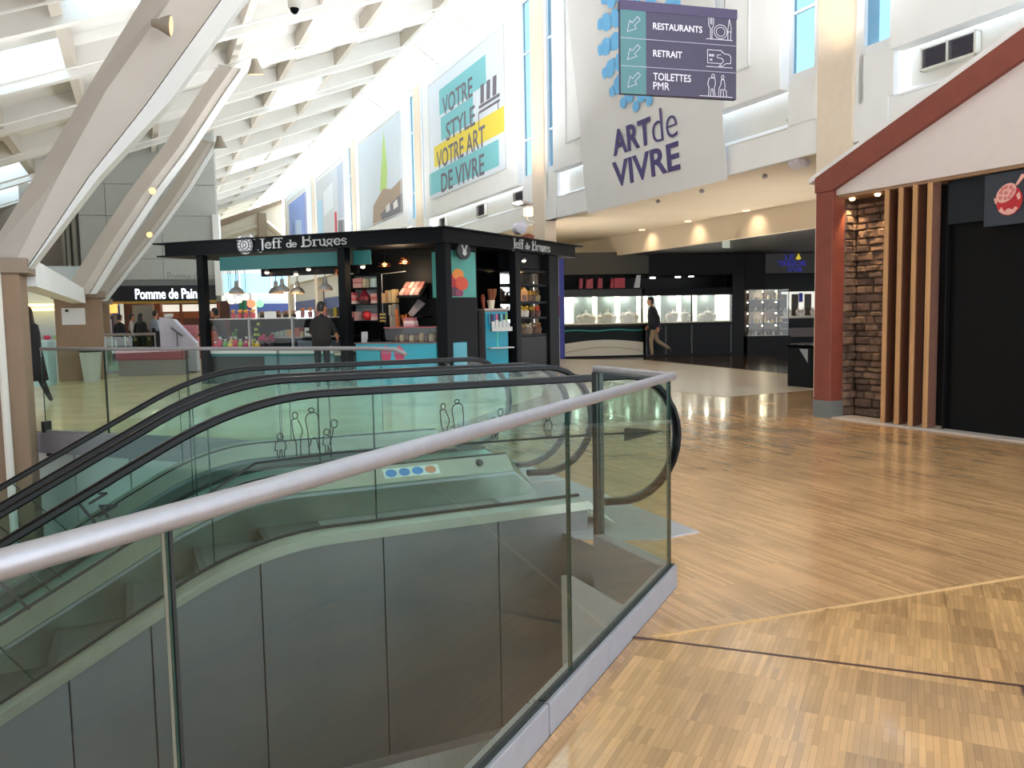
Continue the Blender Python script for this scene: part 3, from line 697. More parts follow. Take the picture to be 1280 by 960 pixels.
MB().box(FF, fL-.1, fL-.04, -.05, .05, -.3, -.1).build('clamp', darksteel, fg)
# ------------------------------------------------------------------ timber cabin on the right
redwood = mat('red brown painted timber', '7c3d30', .6, noise=.12, scale=6)
cabpanel = mat('pale grey cabin panel', 'd4cbc9', .7, noise=.02)
cab = thing('timber_cabin', 'gabled timber cabin shop front with red brown frame and pale gable', 'shop front', CB(0, 0, 0))
MB().box(CB, -.02, .25, -.06, .16, .0, 2.86).build('corner_post', redwood, cab, bevel=.008)
MB().box(CB, -.025, .255, -.065, .165, 0.0, .22).build('post_shoe', mat('grey metal shoe', '6a706f', .5), cab)
RS = .405
zl = lambda s: 2.75+RS*s
def rp(s, z, o): return CB(s, o, z)
m = MB(); m.prism([rp(-.03, 2.86, -.07), rp(.24, 2.86, -.07), rp(8.0, 2.77+RS*8.0, -.07), rp(8.0, 3.06+RS*8.0, -.07), rp(-.03, 3.05, -.07)],
                  [rp(-.03, 2.86, .14), rp(.24, 2.86, .14), rp(8.0, 2.77+RS*8.0, .14), rp(8.0, 3.06+RS*8.0, .14), rp(-.03, 3.05, .14)])
m.build('rake_beam', redwood, cab)
m = MB(); m.prism([rp(-.2, 3.0, .0), rp(8, 3.05+RS*8.2, .0), rp(8, 3.12+RS*8.2, .0), rp(-.2, 3.07, .0)], [rp(-.2, 3.0, 4.0), rp(8, 3.05+RS*8.2, 4.0), rp(8, 3.12+RS*8.2, 4.0), rp(-.2, 3.07, 4.0)])
m.build('roof_sheet', white, cab)
m = MB(); m.prism([rp(.24, 2.80, -.0), rp(8, 2.80, -.0), rp(8, 2.80+RS*8, -.0), rp(.24, 2.89, -.0)], [rp(.24, 2.80, .1), rp(8, 2.80, .1), rp(8, 2.80+RS*8, .1), rp(.24, 2.89, .1)])
m.build('gable_panel', cabpanel, cab)
MB().box(CB, .24, 6, .02, .5, 2.765, 2.80).build('lintel', mat('tan lintel', '9a7a60', .6), cab)
slm = mat('lit slat timber', 'b98d5e', .55, noise=.12, scale=10, stretch=(1, 1, .1)); sld = mat('dark slat timber', '6a4230', .55, noise=.1, scale=8)  # hall light put into the paler front tone; sides darker, reddish
for s in (.955, 1.14, 1.325, 1.51):
    m = MB(); m.box(CB, s, s+.05, .0, .02, .02, 2.765)
    m.cur = 1; m.box(CB, s, s+.05, .021, .17, .02, 2.765)
    m.build('slat', [slm, sld], cab, bevel=.003)
MB().box(CB, .9, 1.7, .30, .34, 0, 2.765).build('niche_back', black, cab)
MB().box(CB, 1.69, 6.0, .16, .2, 0, 2.29).build('dark_front', mat('dark front', '050506', .5, spec=.15), cab)
MB().box(CB, 1.685, 1.70, .1, .16, 0.02, 2.765).build('front_jamb', black, cab)
MB().box(CB, 1.69, 6.0, .10, .16, 2.29, 2.765).build('sign_band', mat('dark blue board', '101820', .5, spec=.3), cab)
MB().box(CB, .2, 6.0, -.03, .35, 0.0, .018).build('threshold', mat('pale threshold', 'b8b2ac', .4), cab)
MB().box(CB, 0.0, 6, .36, 4.2, 2.80, 2.9).build('roof_board', black, cab)
MB().box(CB, .06, .14, .17, 4.2, 0, 2.95).build('side_wall', cabpanel, cab)
sg = MB().box(CB, 2.14, 3.3, .05, .09, 2.215, 2.745).build('shop_sign', mat('slate sign board', '2a323e', .45), cab)
m = MB(); SGF = lambda p, d, q: CB(p, .049-d, q)
m.poly(SGF, oval(2.405, 2.455, .135, .15, 24)[:-1], 0, .006); m.build('emblem_ball', mat('sign red', 'b3202c', .5), sg)
m = MB(); ca, sa = math.cos(R(38)), math.sin(R(38))
el = [(2.375+x*ca-y*sa, 2.535+x*sa+y*ca) for x, y in oval(0, 0, .115, .082, 20)[:-1]]
m.poly(SGF, el, .006, .012); m.poly(SGF, [(2.33+.14*1.0, 2.61), (2.345+.14, 2.595), (2.56, 2.675), (2.545, 2.70), (2.525, 2.70)], .006, .012)
m.poly(SGF, [(2.28, 2.43), (2.26, 2.45), (2.25, 2.50), (2.28, 2.49)], .006, .012); m.poly(SGF, [(2.48, 2.50), (2.51, 2.53), (2.525, 2.47), (2.5, 2.45)], .006, .012)
m.poly(SGF, [(2.30, 2.36), (2.33, 2.40), (2.36, 2.35), (2.40, 2.38), (2.45, 2.36), (2.47, 2.39), (2.50, 2.37), (2.46, 2.325), (2.405, 2.31), (2.35, 2.325)], .006, .010)
m.build('emblem_top', mat('sign pink', 'e0a9a0', .5), sg)
m = MB()
for x, y in ((-.07, .0), (-.035, .04), (-.035, -.04), (0, 0), (.035, .045), (.035, -.045), (.07, .01), (0, .06), (0, -.06), (.07, -.03)):
    m.line(SGF, [(2.375+(x+a)*ca-(y+b)*sa, 2.535+(x+a)*sa+(y+b)*ca) for a, b in oval(0, 0, .013, .013, 8)], .012, .014, .006)
m.build('emblem_rings', MATS['sign red'], sg)
m = MB(); m.text(SGF, 'A', 2.585, 2.56, .14, .13, 0, .005, bold=.02); m.build('sign_lettering', mat('sign white', 'e8e8e8', .5), sg); m = MB(); m.text(SGF, 'L', 2.585, 2.33, .11, .13, 0, .005, bold=.02); m.build('sign_lettering', mat('sign white', 'e8e8e8', .5), sg)
# stone niche, stone by stone
swall = thing('stone_wall', 'rough brown stone wall niche beside the red brown corner post', 'wall', CB(.28, .3, 0))
MB().box(CB, .23, .96, .37, .42, 0, 2.765).build('wall_bed', mat('dark stone bed', '3d2a22', .9), swall)
MB().box(CB, .20, .235, .165, .42, 0, 2.765).build('wall_bed', MATS['dark stone bed'], swall)
stm = [mat('brown stone %d' % i, c, .85, noise=.22, scale=14, bump=.6, rnd=.3) for i, c in enumerate(('705a4e', '7c6656', '5f4d44'))]
random.seed(5)
protos = []
def stoneobj(f, x0, x1, y0, z0, z1):
    m = MB(); j = lambda s: random.uniform(-s, s)
    dx, dz = x1-x0, z1-z0
    front = [(x0+.006+abs(j(.006)), z0+.005+abs(j(.005))), (x0+dx*.5, z0+.003+abs(j(.006))), (x1-.006-abs(j(.006)), z0+.005+abs(j(.005))), (x1-.006-abs(j(.006)), z1-.005-abs(j(.006))), (x0+dx*.5, z1-.003-abs(j(.006))), (x0+.006+abs(j(.006)), z1-.005-abs(j(.006)))]
    back = [(x0, z0), (x0+dx*.5, z0), (x1, z0), (x1, z1), (x0+dx*.5, z1), (x0, z1)]
    d = random.uniform(.02, .065)
    cx, cz = x0+dx*.5, z0+dz*.5
    top = [(cx+(p-cx)*.82, cz+(q-cz)*.72) for p, q in front]
    m.loft([[f(p, y0, q) for p, q in back], [f(p, y0-d*.55, q) for p, q in front], [f(p, y0-d-j(.008), q) for p, q in top]])
    o = m.build('stone', random.choice(stm), swall)
z = .02
SB2 = lambda x, y, z: CB(.235-y*1.0+.37, x, z)       # return wall: runs inwards, faces along the front
while z < 2.70:
    h = random.choice((.06, .075, .085, .1, .11)); h = min(h, 2.76-z)
    x = .29
    while x < .95:
        w_ = random.uniform(.1, .27); x1 = min(x+w_, .96)
        if .96-x1 < .06: x1 = .96
        stoneobj(CB, x, x1, .37, z, z+h); x = x1
    x = .168+random.uniform(0, .0)
    while x < .36:
        w_ = random.uniform(.08, .16); x1 = min(x+w_, .37)
        if .37-x1 < .05: x1 = .37
        stoneobj(SB2, x, x1, .37, z, z+h); x = x1
    z += h
for s, o in ((.33, .19), (.72, .17)):
    q = tag(MB().lathe(lambda x, y, z, s=s, o=o: CB(s+x, o+y, z), [(.025, 2.735), (.035, 2.755), (.035, 2.765)], 10).build('niche_downlight', mat('warm downlight', (1, .72, .38), emit=6)), 'small warm downlight over the stone niche, ' + ('the one by the corner post' if s < .5 else 'the one by the wooden slats'), 'downlight', 'niche downlights')
    lamp('SPOT', 'niche_beam', CB(s, o, 2.73), 42, (1, .68, .34), .02, CB(s, o+.07, 1.5), 75, .8)
# litter bin
bin_ = thing('litter_bin', 'square black litter bin standing in front of the jewellers beside the cabin post', 'bin', (5.37, 14.74, 0))
BF = fr((5.37, 14.74, 0), CD, CN)
m = MB(); m.box(BF, -.3, .3, -.22, .3, 0, .72); m.build('body', black, bin_, bevel=.02)
MB().box(BF, -.31, .31, -.23, .31, .72, .76).build('lid', blackgloss, bin_, bevel=.01)
MB().prism([BF(.0, -.225, .69), BF(.2, -.225, .69), BF(.2, -.225, .45)], [BF(.0, -.232, .69), BF(.2, -.232, .69), BF(.2, -.232, .45)]).build('bag_corner', mat('grey bag', '9aa0a3', .6), bin_)

# ------------------------------------------------------------------ hanging banner
bo = lambda z: -.05-.1*(z-3.73)
BN = lambda p, d, q: W(p, bo(q)-d, q)
ban = thing('hanging_banner', 'tall off-white fabric banner reading ART de VIVRE hung before the window wall', 'banner', W(4.1, -.2, 3.7))
m = MB(); rings = []
for k in range(13):
    zz = 3.71+(9.7-3.71)*k/12; rings.append([BN(6.5+.02*math.sin(k), 0, zz), BN(4.0, .02*math.sin(k*1.3), zz), BN(1.53, .0, zz), BN(1.53, -.012, zz), BN(4.0, .02*math.sin(k*1.3)-.012, zz), BN(6.5+.02*math.sin(k), -.012, zz)])
m.loft(rings).build('cloth', mat('banner cloth', 'dcdcdc', .85, noise=.02, scale=1), ban)
MB().tube([BN(6.55, 0, 9.72), BN(1.48, 0, 9.72)], .03, 8).build('top_bar', steel, ban)
BT = lambda p, d, q: BN(-p, d+.022, q)      # reading direction runs towards the camera
m = MB()
for a_ in (('ART', -5.13, 4.75, 1.46, .52, .0, .006, .022), ('VIVRE', -5.22, 4.10, 2.40, .53, .0, .006, .022), ('de', -3.64, 4.72, .82, .62, .0, .006, -.012)):
    MB().text(BT, *a_).build('lettering', mat('banner purple', '4d4278', .7), ban)
# emblem of blue petals, in rings around a middle
m = MB()
random.seed(3)
cx, cz = -3.9, 7.0
for (n_, rx, rz, w_, h_) in ((7, .3, .35, .34, .5), (12, .75, .82, .42, .5), (16, 1.12, 1.2, .42, .42), (18, 1.37, 1.45, .28, .22)):
    for k in range(n_):
        a = 2*math.pi*(k+.5*(n_ % 2))/n_; x, z = cx+rx*math.cos(a), cz+rz*math.sin(a)
        t = Vector((-math.sin(a), math.cos(a))); o_ = Vector((math.cos(a), math.sin(a)))
        pts = [Vector((x, z))+t*w_*p+o_*h_*q for p, q in ((-.42, 0.05), (-.3, .42), (.02, .5), (.36, .36), (.44, -.05), (.25, -.45), (-.2, -.5))]
        m.poly(BT, [(p.x, p.y) for p in pts], 0, .004)
m.build('petal_emblem', mat('banner blue', '74bdf0', .7), ban)

# ------------------------------------------------------------------ hanging direction sign
hs = thing('direction_sign', 'dark purple hanging direction sign for restaurants, cash and toilets', 'sign', HS(.6, 0, 3.47))
SW, Z0, Z1 = 1.235, 3.475, 4.335
MB().box(HS, 0, SW, 0, .05, Z0, Z1).build('board', mat('sign purple', '3f3a52', .6), hs, bevel=.004)
MB().box(HS, -.004, SW+.004, -.004, .054, Z1-.085, Z1+.005).build('header', mat('sign header purple', '3f3558', .5), hs)
MB().box(HS, .0, .262, -.004, .0, Z0, Z1-.085).build('teal_column', mat('sign teal', '437479', .5), hs)
SG = lambda p, d, q: HS(p, -.004-d, q)
rh = (Z1-.085-Z0)/3
m = MB()
for k in (1, 2): m.box(HS, 0, SW, -.006, .0, Z0+rh*k-.002, Z0+rh*k+.002)
m.build('row_line', mat('sign pale line', 'b9b6c9', .5), hs)
def arrow(z):
    x = .13; pts = [(-.062, -.07), (.035, -.035), (.012, -.012), (.072, .048), (.045, .075), (-.012, .012), (-.035, .036)]
    m = MB(); m.line(SG, [(x+p, z+q) for p, q in pts], 0, .003, .005, True); m.build('arrow', MATS['sign pale line'], hs)
for k in range(3): arrow(Z0+rh*(k+.5))
sw = mat('sign lettering white', 'dedce8', .5)
m = MB(); m.text(SG, 'RESTAURANTS', .335, Z0+rh*2.5-.03, .52, .062, 0, .003, bold=.012); m.build('lettering', sw, hs)
m = MB(); m.text(SG, 'RETRAIT', .335, Z0+rh*1.5-.025, .305, .062, 0, .003, bold=.012); m.build('lettering', sw, hs)
m = MB(); m.text(SG, 'TOILETTES', .335, Z0+rh*.5+.012, .40, .07, 0, .003, bold=.006); m.build('lettering', sw, hs); m = MB(); m.text(SG, 'PMR', .335, Z0+rh*.5-.075, .17, .07, 0, .003, bold=.0); m.build('lettering', sw, hs)
lw_ = .005
m = MB(); zz = Z0+rh*2+.05; m.line(SG, [(.9, zz), (1.185, zz)], 0, .003, lw_)
m.line(SG, oval(1.055, zz+.075, .072, .066, 20), 0, .003, lw_); m.line(SG, oval(1.055, zz+.075, .048, .043, 18), 0, .003, lw_)
m.line(SG, [(.945, zz), (.945, zz+.1), (.925, zz+.13), (.925, zz+.2)], 0, .003, lw_); m.line(SG, [(.962, zz), (.962, zz+.1), (.978, zz+.13), (.978, zz+.2)], 0, .003, lw_); m.line(SG, [(.945, zz+.14), (.945, zz+.2)], 0, .003, lw_); m.line(SG, [(.96, zz+.14), (.96, zz+.2)], 0, .003, lw_)
m.line(SG, [(1.135, zz), (1.135, zz+.1), (1.15, zz+.2), (1.17, zz+.12), (1.165, zz)], 0, .003, lw_); m.line(SG, [(1.135, zz+.08), (1.165, zz+.08)], 0, .003, lw_)
m.build('meal_icon', sw, hs)
m = MB(); zz = Z0+rh+.045; m.line(SG, [(.9, zz), (1.185, zz)], 0, .003, lw_)
m.line(SG, [(1.06, zz+.035), (.915, zz+.035), (.912, zz+.16), (1.065, zz+.16), (1.075, zz+.14)], 0, .003, lw_)
m.line(SG, [(1.06, zz+.12), (1.02, zz+.115), (1.02, zz+.09), (1.07, zz+.085), (1.09, zz+.06), (1.04, zz+.01), (1.07, zz+.01), (1.12, zz+.04), (1.165, zz+.04), (1.17, zz+.1), (1.15, zz+.125), (1.1, zz+.13), (1.07, zz+.15)], 0, .003, lw_)
for x in (.935, .95, .965, .98): m.line(SG, [(x, zz+.1), (x, zz+.118)], 0, .003, .008)
for x in (.945, .96): m.line(SG, [(x, zz+.06), (x, zz+.075)], 0, .003, .008)
m.build('card_icon', sw, hs)
m = MB(); zz = Z0+.02; m.line(SG, [(.83, zz), (1.185, zz)], 0, .003, lw_)
m.line(SG, oval(.975, zz+.195, .016, .018), 0, .003, lw_); m.line(SG, [(.925, zz), (.93, zz+.09), (.915, zz+.11), (.93, zz+.17), (.96, zz+.178), (.995, zz+.172), (1.0, zz+.12), (.985, zz+.08), (1.0, zz+.0)], 0, .003, lw_); m.line(SG, [(.945, zz), (.955, zz+.07), (.97, zz+.07), (.978, zz)], 0, .003, lw_)
m.line(SG, oval(1.08, zz+.19, .014, .018), 0, .003, lw_); m.line(SG, [(1.035, zz), (1.04, zz+.08), (1.06, zz+.12), (1.065, zz+.165), (1.095, zz+.165), (1.105, zz+.11), (1.1, zz+.07), (1.12, zz+.06), (1.12, zz)], 0, .003, lw_); m.line(SG, [(1.055, zz), (1.06, zz+.07), (1.085, zz+.07), (1.09, zz)], 0, .003, lw_)
m.build('figures_icon', sw, hs)
for x in (.12, SW-.12): MB().tube([HS(x, .025, Z1), HS(x, .025, 9.2)], .006, 6).build('hanger_rod', steel, hs)

# ------------------------------------------------------------------ posters on the window wall
PW = lambda p, d, q: W(-p, -.145-d, q)     # reads towards the camera
ps = thing('lettered_poster', 'large poster with teal and yellow bands and dark French lettering', 'poster', W(14.1, -.14, 5.4))
MB().box(W, 10.85, 17.3, -.155, -.142, 5.45, 9.32).build('sheet', mat('poster white', 'dfe8f2', .6), ps)
PP = lambda p, d, q: PW(p, d+.012, q)
teal = mat('poster teal', '7cc4cc', .6); yel = mat('poster yellow', 'ead54c', .6); grey = mat('poster letter grey', '6e6a76', .6)
def band(x0, x1, z0, z1, m): MB().poly(PP, [(x0, z0), (x1, z0), (x1, z1), (x0, z1)], 0, .004).build('band', m, ps)
band(-16.2, -12.15, 8.10, 8.92, teal); band(-16.1, -13.2, 7.25, 8.0, teal); band(-16.85, -10.86, 6.49, 7.18, yel); band(-17.45, -11.32, 5.62, 6.36, teal)
for s, x0, x1, z0, h in (('VOTRE', -15.9, -13.2, 8.0, .6), ('STYLE', -15.6, -13.05, 7.12, .6), ('VOTRE ART', -16.6, -12.3, 6.36, .62), ('DE VIVRE', -16.2, -12.4, 5.55, .62)):
    MB().text(lambda p, d, q: PP(p, d+.004, q), s, x0, z0, x1-x0, h, 0, .004, bold=.012).build('lettering', grey, ps)
m = MB(); 
for k in range(3):
    x = -12.6+.46*k; q = lambda p, d, z: PP(p, d+.004, z)
    m.poly(q, [(x, 7.62), (x+.26, 7.62), (x+.3, 8.15), (x+.04, 8.15)], 0, .004)
m.line(lambda p, d, z: PP(p, d+.004, z), [(-12.7, 7.55), (-11.2, 7.55)], 0, .004, .09); m.line(lambda p, d, z: PP(p, d+.004, z), [(-12.7, 7.4), (-11.2, 7.4)], 0, .004, .07); m.line(lambda p, d, z: PP(p, d+.004, z), [(-11.3, 7.4), (-11.3, 7.18)], 0, .004, .05); m.line(lambda p, d, z: PP(p, d+.004, z), [(-12.75, 7.4), (-12.75, 7.0)], 0, .004, .05)
m.build('chair_silhouette', grey, ps)
p2_ = thing('picture_poster', 'pale interior scene poster with a tall bright green plant and brown sofa', 'poster', W(24, -.14, 5.4), 'picture posters')
PQ = lambda p, d, q: W(p, -.155-d, q)
def pan(parent, nm, pts, m, d=.0): MB().poly(PQ, pts, d, d+.004).build(nm, m, parent)
MB().box(W, 20.7, 27.4, -.155, -.142, 5.38, 9.25).build('sheet', mat('poster pale blue', 'cfdbe6', .6), p2_)
pan(p2_, 'plant_print', [(22.9, 6.6), (23.9, 6.7), (23.6, 7.6), (23.3, 8.5), (23.05, 9.05), (22.9, 8.4), (22.7, 7.4)], mat('print green', 'b4d77c', .6))
pan(p2_, 'sofa_print', [(20.72, 5.5), (25.2, 5.4), (25.0, 6.25), (23.4, 6.75), (22.2, 6.55), (20.72, 6.75)], mat('print brown', 'a89584', .6), .004)
pan(p2_, 'table_print', [(20.72, 5.45), (23.6, 5.40), (23.9, 5.75), (20.72, 6.2)], mat('print grey', '77767e', .6), .008)
for x in (21.3, 22.4): pan(p2_, 'cushion_print', [(x, 5.75), (x+.6, 5.7), (x+.65, 5.95), (x+.1, 6.05)], mat('print white', 'e4e4e4', .6), .012)
p3_ = thing('picture_poster', 'pale poster with a red post, blue panes and grey sofa, third from the right', 'poster', W(34, -.14, 5.4), 'picture posters')
MB().box(W, 30.6, 37.2, -.155, -.142, 5.2, 9.12).build('sheet', mat('poster pale grey', 'cdd0d6', .6), p3_)
pan(p3_, 'red_print', [(32.3, 5.7), (32.8, 5.7), (32.8, 6.9), (32.3, 6.9)], mat('print red', 'd0465a', .6))
pan(p3_, 'red_print', [(33.2, 5.2), (36.2, 5.2), (36, 5.55), (33.4, 5.6)], MATS['print red'])
pan(p3_, 'pane_print', [(35.8, 6.0), (37.1, 6.0), (37.1, 8.0), (35.8, 8.0)], mat('print sky', 'a8cfe8', .6)); pan(p3_, 'pane_print', [(33, 7.2), (35.4, 7.0), (35.4, 8.3), (33, 8.5)], mat('print pale', 'dfe6ec', .6))
pan(p3_, 'sofa_print', [(30.7, 5.2), (32.2, 5.2), (32.0, 6.4), (30.7, 6.3)], MATS['print grey'])
pan(p3_, 'curtain_print', [(30.62, 6.4), (31.9, 6.5), (31.9, 9.1), (30.62, 9.1)], mat('print grey blue', 'b5bfd0', .6))
p4_ = thing('picture_poster', 'saturated blue scene poster farthest along the window wall', 'poster', W(43.6, -.14, 5.4), 'picture posters')
MB().box(W, 40.6, 46.8, -.155, -.142, 5.2, 9.1).build('sheet', mat('poster blue', '8fa9e6', .6), p4_)
pan(p4_, 'pale_print', [(42.2, 6.0), (44.6, 6.0), (44.4, 7.8), (42.4, 7.6)], mat('print pale blue', 'bcd3f4', .6)); pan(p4_, 'sea_print', [(41.5, 5.2), (46.2, 5.2), (46, 6.0), (41.5, 6.1)], mat('print deep blue', '6c93e8', .6)); pan(p4_, 'edge_print', [(40.62, 5.2), (41.4, 5.2), (41.4, 9.1), (40.62, 9.1)], mat('print violet', '8a93cc', .6))
for x, z in ((45.5, 6.6), (45.2, 7.2), (44.9, 6.2)): pan(p4_, 'figure_print', [(x, z), (x+.25, z), (x+.2, z+.6), (x+.05, z+.6)], mat('print slate', '4d5d86', .6), .004)

# ------------------------------------------------------------------ floodlights, camera, spots
def flood(loc, label, sc=1.0):
    f = thing('floodlight', label, 'floodlight', loc)
    x, y, z = loc; F = fr(loc, WM*sc, -WN*sc, (0, 0, sc))
    MB().box(F, -.14, .14, .0, .2, 0, .26).build('housing', white, f, bevel=.01)
    MB().hexa([F(-.3, .05, .26), F(.22, .05, .26), F(.2, .42, .34), F(-.28, .42, .34), F(-.3, .05, .29), F(.22, .05, .29), F(.2, .42, .37), F(-.28, .42, .37)]).build('visor', mat('visor grey', 'bdb6b0', .6), f)
    MB().box(F, -.18, .0, .02, .2, .0, .2).build('lens', mat('warm lens', (1, .75, .5), emit=1.2), f)
    MB().tube([F(0, .1, 0), F(0, .1, -.1), F(.0, -.1, -.16)], .025, 6).build('bracket', offwhite, f)
    MB().lathe(lambda a, b, c: F(.02+c, .32+a, -.3+b), [(.06, -.16), (.15, -.14), (.15, .1), (.1, .14)], 12).build('spot_drum', mat('drum white', 'd9d4de', .5), f)
flood((5.02, 13.62, 4.12), 'white floodlight with raised visor on the column above the cabin roof corner')
flood((.55, 20.9, 3.86), 'white floodlight with raised visor on the column behind the kiosk roof')
lamp('SPOT', 'column_wash', W(-1.15, -.5, 4.55), 60, (1, .62, .3), .05, W(-.9, -.3, 7.5), 70, .8)
lamp('SPOT', 'column_wash', W(8.9, -.5, 4.3), 40, (1, .62, .3), .05, W(9.1, -.3, 7.5), 70, .8)
cc = thing('dome_camera', 'white dome surveillance camera with black lens hanging from the roof', 'camera', (-3.74, 15, 6.8))
F = fr((-3.74, 15, 6.8), (1, 0, 0), (0, 1, 0))
MB().lathe(F, [(.09, .08), (.11, .1), (.115, .2), (.09, .24), (.03, .26), (.025, .27)], 16).build('housing', mat('camera white', 'cfccc5', .5), cc, smooth=True)
MB().lathe(F, [(.01, -.02), (.05, .0), (.075, .04), (.08, .08)], 14).build('dome', blackgloss, cc, smooth=True)
MB().tube([F(0, 0, .26), F(0, 0, 1.0)], .018, 6).build('stem', offwhite, cc)
def spot(loc, aim, label, col=(1, .62, .25), r=.1):
    s = thing('spotlight', label, 'spotlight', loc, 'spotlights on the roof struts')
    z = Vector(aim).normalized(); x = z.cross(Vector((0, 0, 1))).normalized(); y = z.cross(x)
    F = fr(loc, x, y, z)
    MB().lathe(F, [(r*.35, -r*1.8), (r*.5, -r*1.2), (r, -.02), (r, 0)], 14).build('can', mat('spot can', '8f8576', .5), s, smooth=True)
    MB().lathe(F, [(r*.9, .0), (r*.9, .006)], 14).build('lamp_face', mat('spot glow %.2f' % col[2], col, emit=1.0), s)
spot(W(.62, -9.12, 4.92), (.95, .22, -.1), 'orange lit spotlight on the widest roof strut', r=.12)
spot(W(11, -6.75, 7.38), (.0, .22, -.97), 'orange lit spotlight at the head of the middle roof strut', r=.2)
spot(W(18.3, -6.98, 6.97), (.0, .22, -.97), 'cold blue-white spotlight at the head of the farthest roof strut', (.6, .95, 1), r=.22)
spot(W(11.3, -9.22, 4.5), (.4, -.85, -.2), 'orange lit spotlight low on the middle roof strut', r=.09)
spot(W(18.6, -9.24, 4.17), (.4, -.85, -.2), 'orange lit spotlight low on the farthest roof strut', r=.1)
# ------------------------------------------------------------------ chocolate kiosk
caseglass = glass('case glass', (.95, .975, .97), refl=.35)
GLOBES = ((5.86, 1.3, 1.92), (6.27, 1.3, 1.84), (6.06, 1.3, 1.86), (6.33, 1.3, 1.96))
kk = thing('kiosk', 'black flat-roofed chocolate kiosk with silver serif lettering', 'kiosk', K(3, 2.5, 0))
tealp = mat('kiosk teal', '1f7377', .5); silver = mat('silver letters', 'c9cdd0', .45, metal=.3)
MB().box(K, -.12, 6.95, -.10, 5.95, 3.07, 3.10).build('roof_plate', kioskblack, kk)
MB().box(K, -.06, 6.90, -.05, 5.85, 2.80, 2.83).build('soffit_plate', kioskblack, kk)
MB().box(K, 0, 6.72, 0, .08, 2.83, 3.07).build('fascia', kioskblack, kk)
MB().box(K, 0, .08, .08, 5.75, 2.83, 3.07).build('fascia', kioskblack, kk)
MB().box(K, 0.08, 6.72, 5.67, 5.75, 2.83, 3.07).build('fascia', kioskblack, kk); MB().box(K, 6.64, 6.72, .08, 5.67, 2.83, 3.07).build('fascia', kioskblack, kk)
for (u0, u1, v0, v1) in ((.02, .24, .1, .3), (2.25, 2.42, .08, .26), (5.82, 5.99, .1, .25), (.06, .22, 2.86, 3.08), (.06, .35, 4.46, 4.95), (5.8, 6.0, 5.3, 5.5), (2.2, 2.4, 5.3, 5.5)):
    MB().box(K, u0, u1, v0, v1, 0, 2.80).build('post', kioskblack, kk, bevel=.008)
MB().box(K, 2.43, 5.6, .34, .38, 2.47, 2.76).build('header_band', tealp, kk)
MB().box(K, 1.85, 2.24, .34, .38, 2.47, 2.76).build('header_band', tealp, kk)
MB().box(K, 2.45, 4.9, .75, .8, 2.33, 2.5).build('track_board', black, kk)
MB().box(K, .42, .52, .42, .46, 1.76, 2.66).build('teal_strip', mat('pale teal panel', '3f9c97', .5), kk)
MB().box(K, .25, 3.05, 1.38, 1.44, 0, 2.8).build('back_panel', black, kk)
MB().box(K, .25, .42, .42, .46, 0, 2.8).build('corner_panel', kioskblack, kk)
# right-hand face
MB().box(K, .2, .26, .31, 1.5, 0, 2.8).build('side_panel', kioskblack, kk)
MB().box(K, .9, .95, 1.44, 4.5, 0, 2.8).build('side_panel', blackgloss, kk)
MB().box(K, .22, .6, 3.08, 4.46, 2.45, 2.8).build('shelf_head', kioskblack, kk)
# lettering
KL = lambda p, d, q: K(-p, -d-.001, q)
KR = lambda p, d, q: K(-d-.001, p, q)
def arc(cx, cy, rx, ry, a0, a1, n=10): return [(cx+rx*math.cos(R(a0+(a1-a0)*k/n)), cy+ry*math.sin(R(a0+(a1-a0)*k/n))) for k in range(n+1)]
SER = {
 'J': (.42, [([(.26, 1), (.26, 0)]+arc(.08, 0, .18, .3, 0, -150), .12), ([(.1, 1), (.42, 1)], .05)]),
 'e': (.46, [(arc(.22, .3, .19, .29, 10, 320), .085), ([(.05, .32), (.4, .32)], .05)]),
 'f': (.34, [([(.14, 0), (.14, .82)]+arc(.27, .82, .13, .18, 180, 40), .1), ([(.02, .6), (.3, .6)], .05), ([(.04, 0), (.27, 0)], .05)]),
 'd': (.52, [(arc(.22, .3, .18, .29, 0, 360, 14), .075), ([(.42, 1), (.42, 0)], .1), ([(.32, 1), (.44, 1)], .05), ([(.42, 0), (.5, 0)], .05)]),
 'B': (.62, [([(.14, 0), (.14, 1)], .12), ([(.02, 1), (.3, 1)]+arc(.3, .77, .2, .23, 90, -90)+[(.14, .54)], .075), ([(.3, .54)]+arc(.33, .27, .23, .27, 90, -90)+[(.02, 0)], .08)]),
 'r': (.4, [([(.14, 0), (.14, .6)], .1), ([(.04, .58), (.14, .58)], .05), ([(.14, .42)]+arc(.28, .45, .12, .14, 150, 40), .08), ([(.04, 0), (.27, 0)], .05)]),
 'u': (.52, [([(.03, .58), (.13, .58), (.13, .16)]+arc(.25, .16, .12, .15, 180, 320)+[(.4, .12)], .08), ([(.32, .58), (.41, .58), (.41, 0), (.5, 0)], .09)]),
 'g': (.48, [(arc(.2, .38, .15, .2, 0, 360, 12), .07), ([(.34, .52), (.44, .6)], .05), ([(.16, .2), (.1, .1), (.34, .04)]+arc(.2, -.14, .17, .15, 40, -220), .065)]),
 's': (.38, [([(.31, .48)]+arc(.18, .45, .12, .13, 30, 220)+arc(.18, .15, .13, .15, 60, -150), .075)]),
}
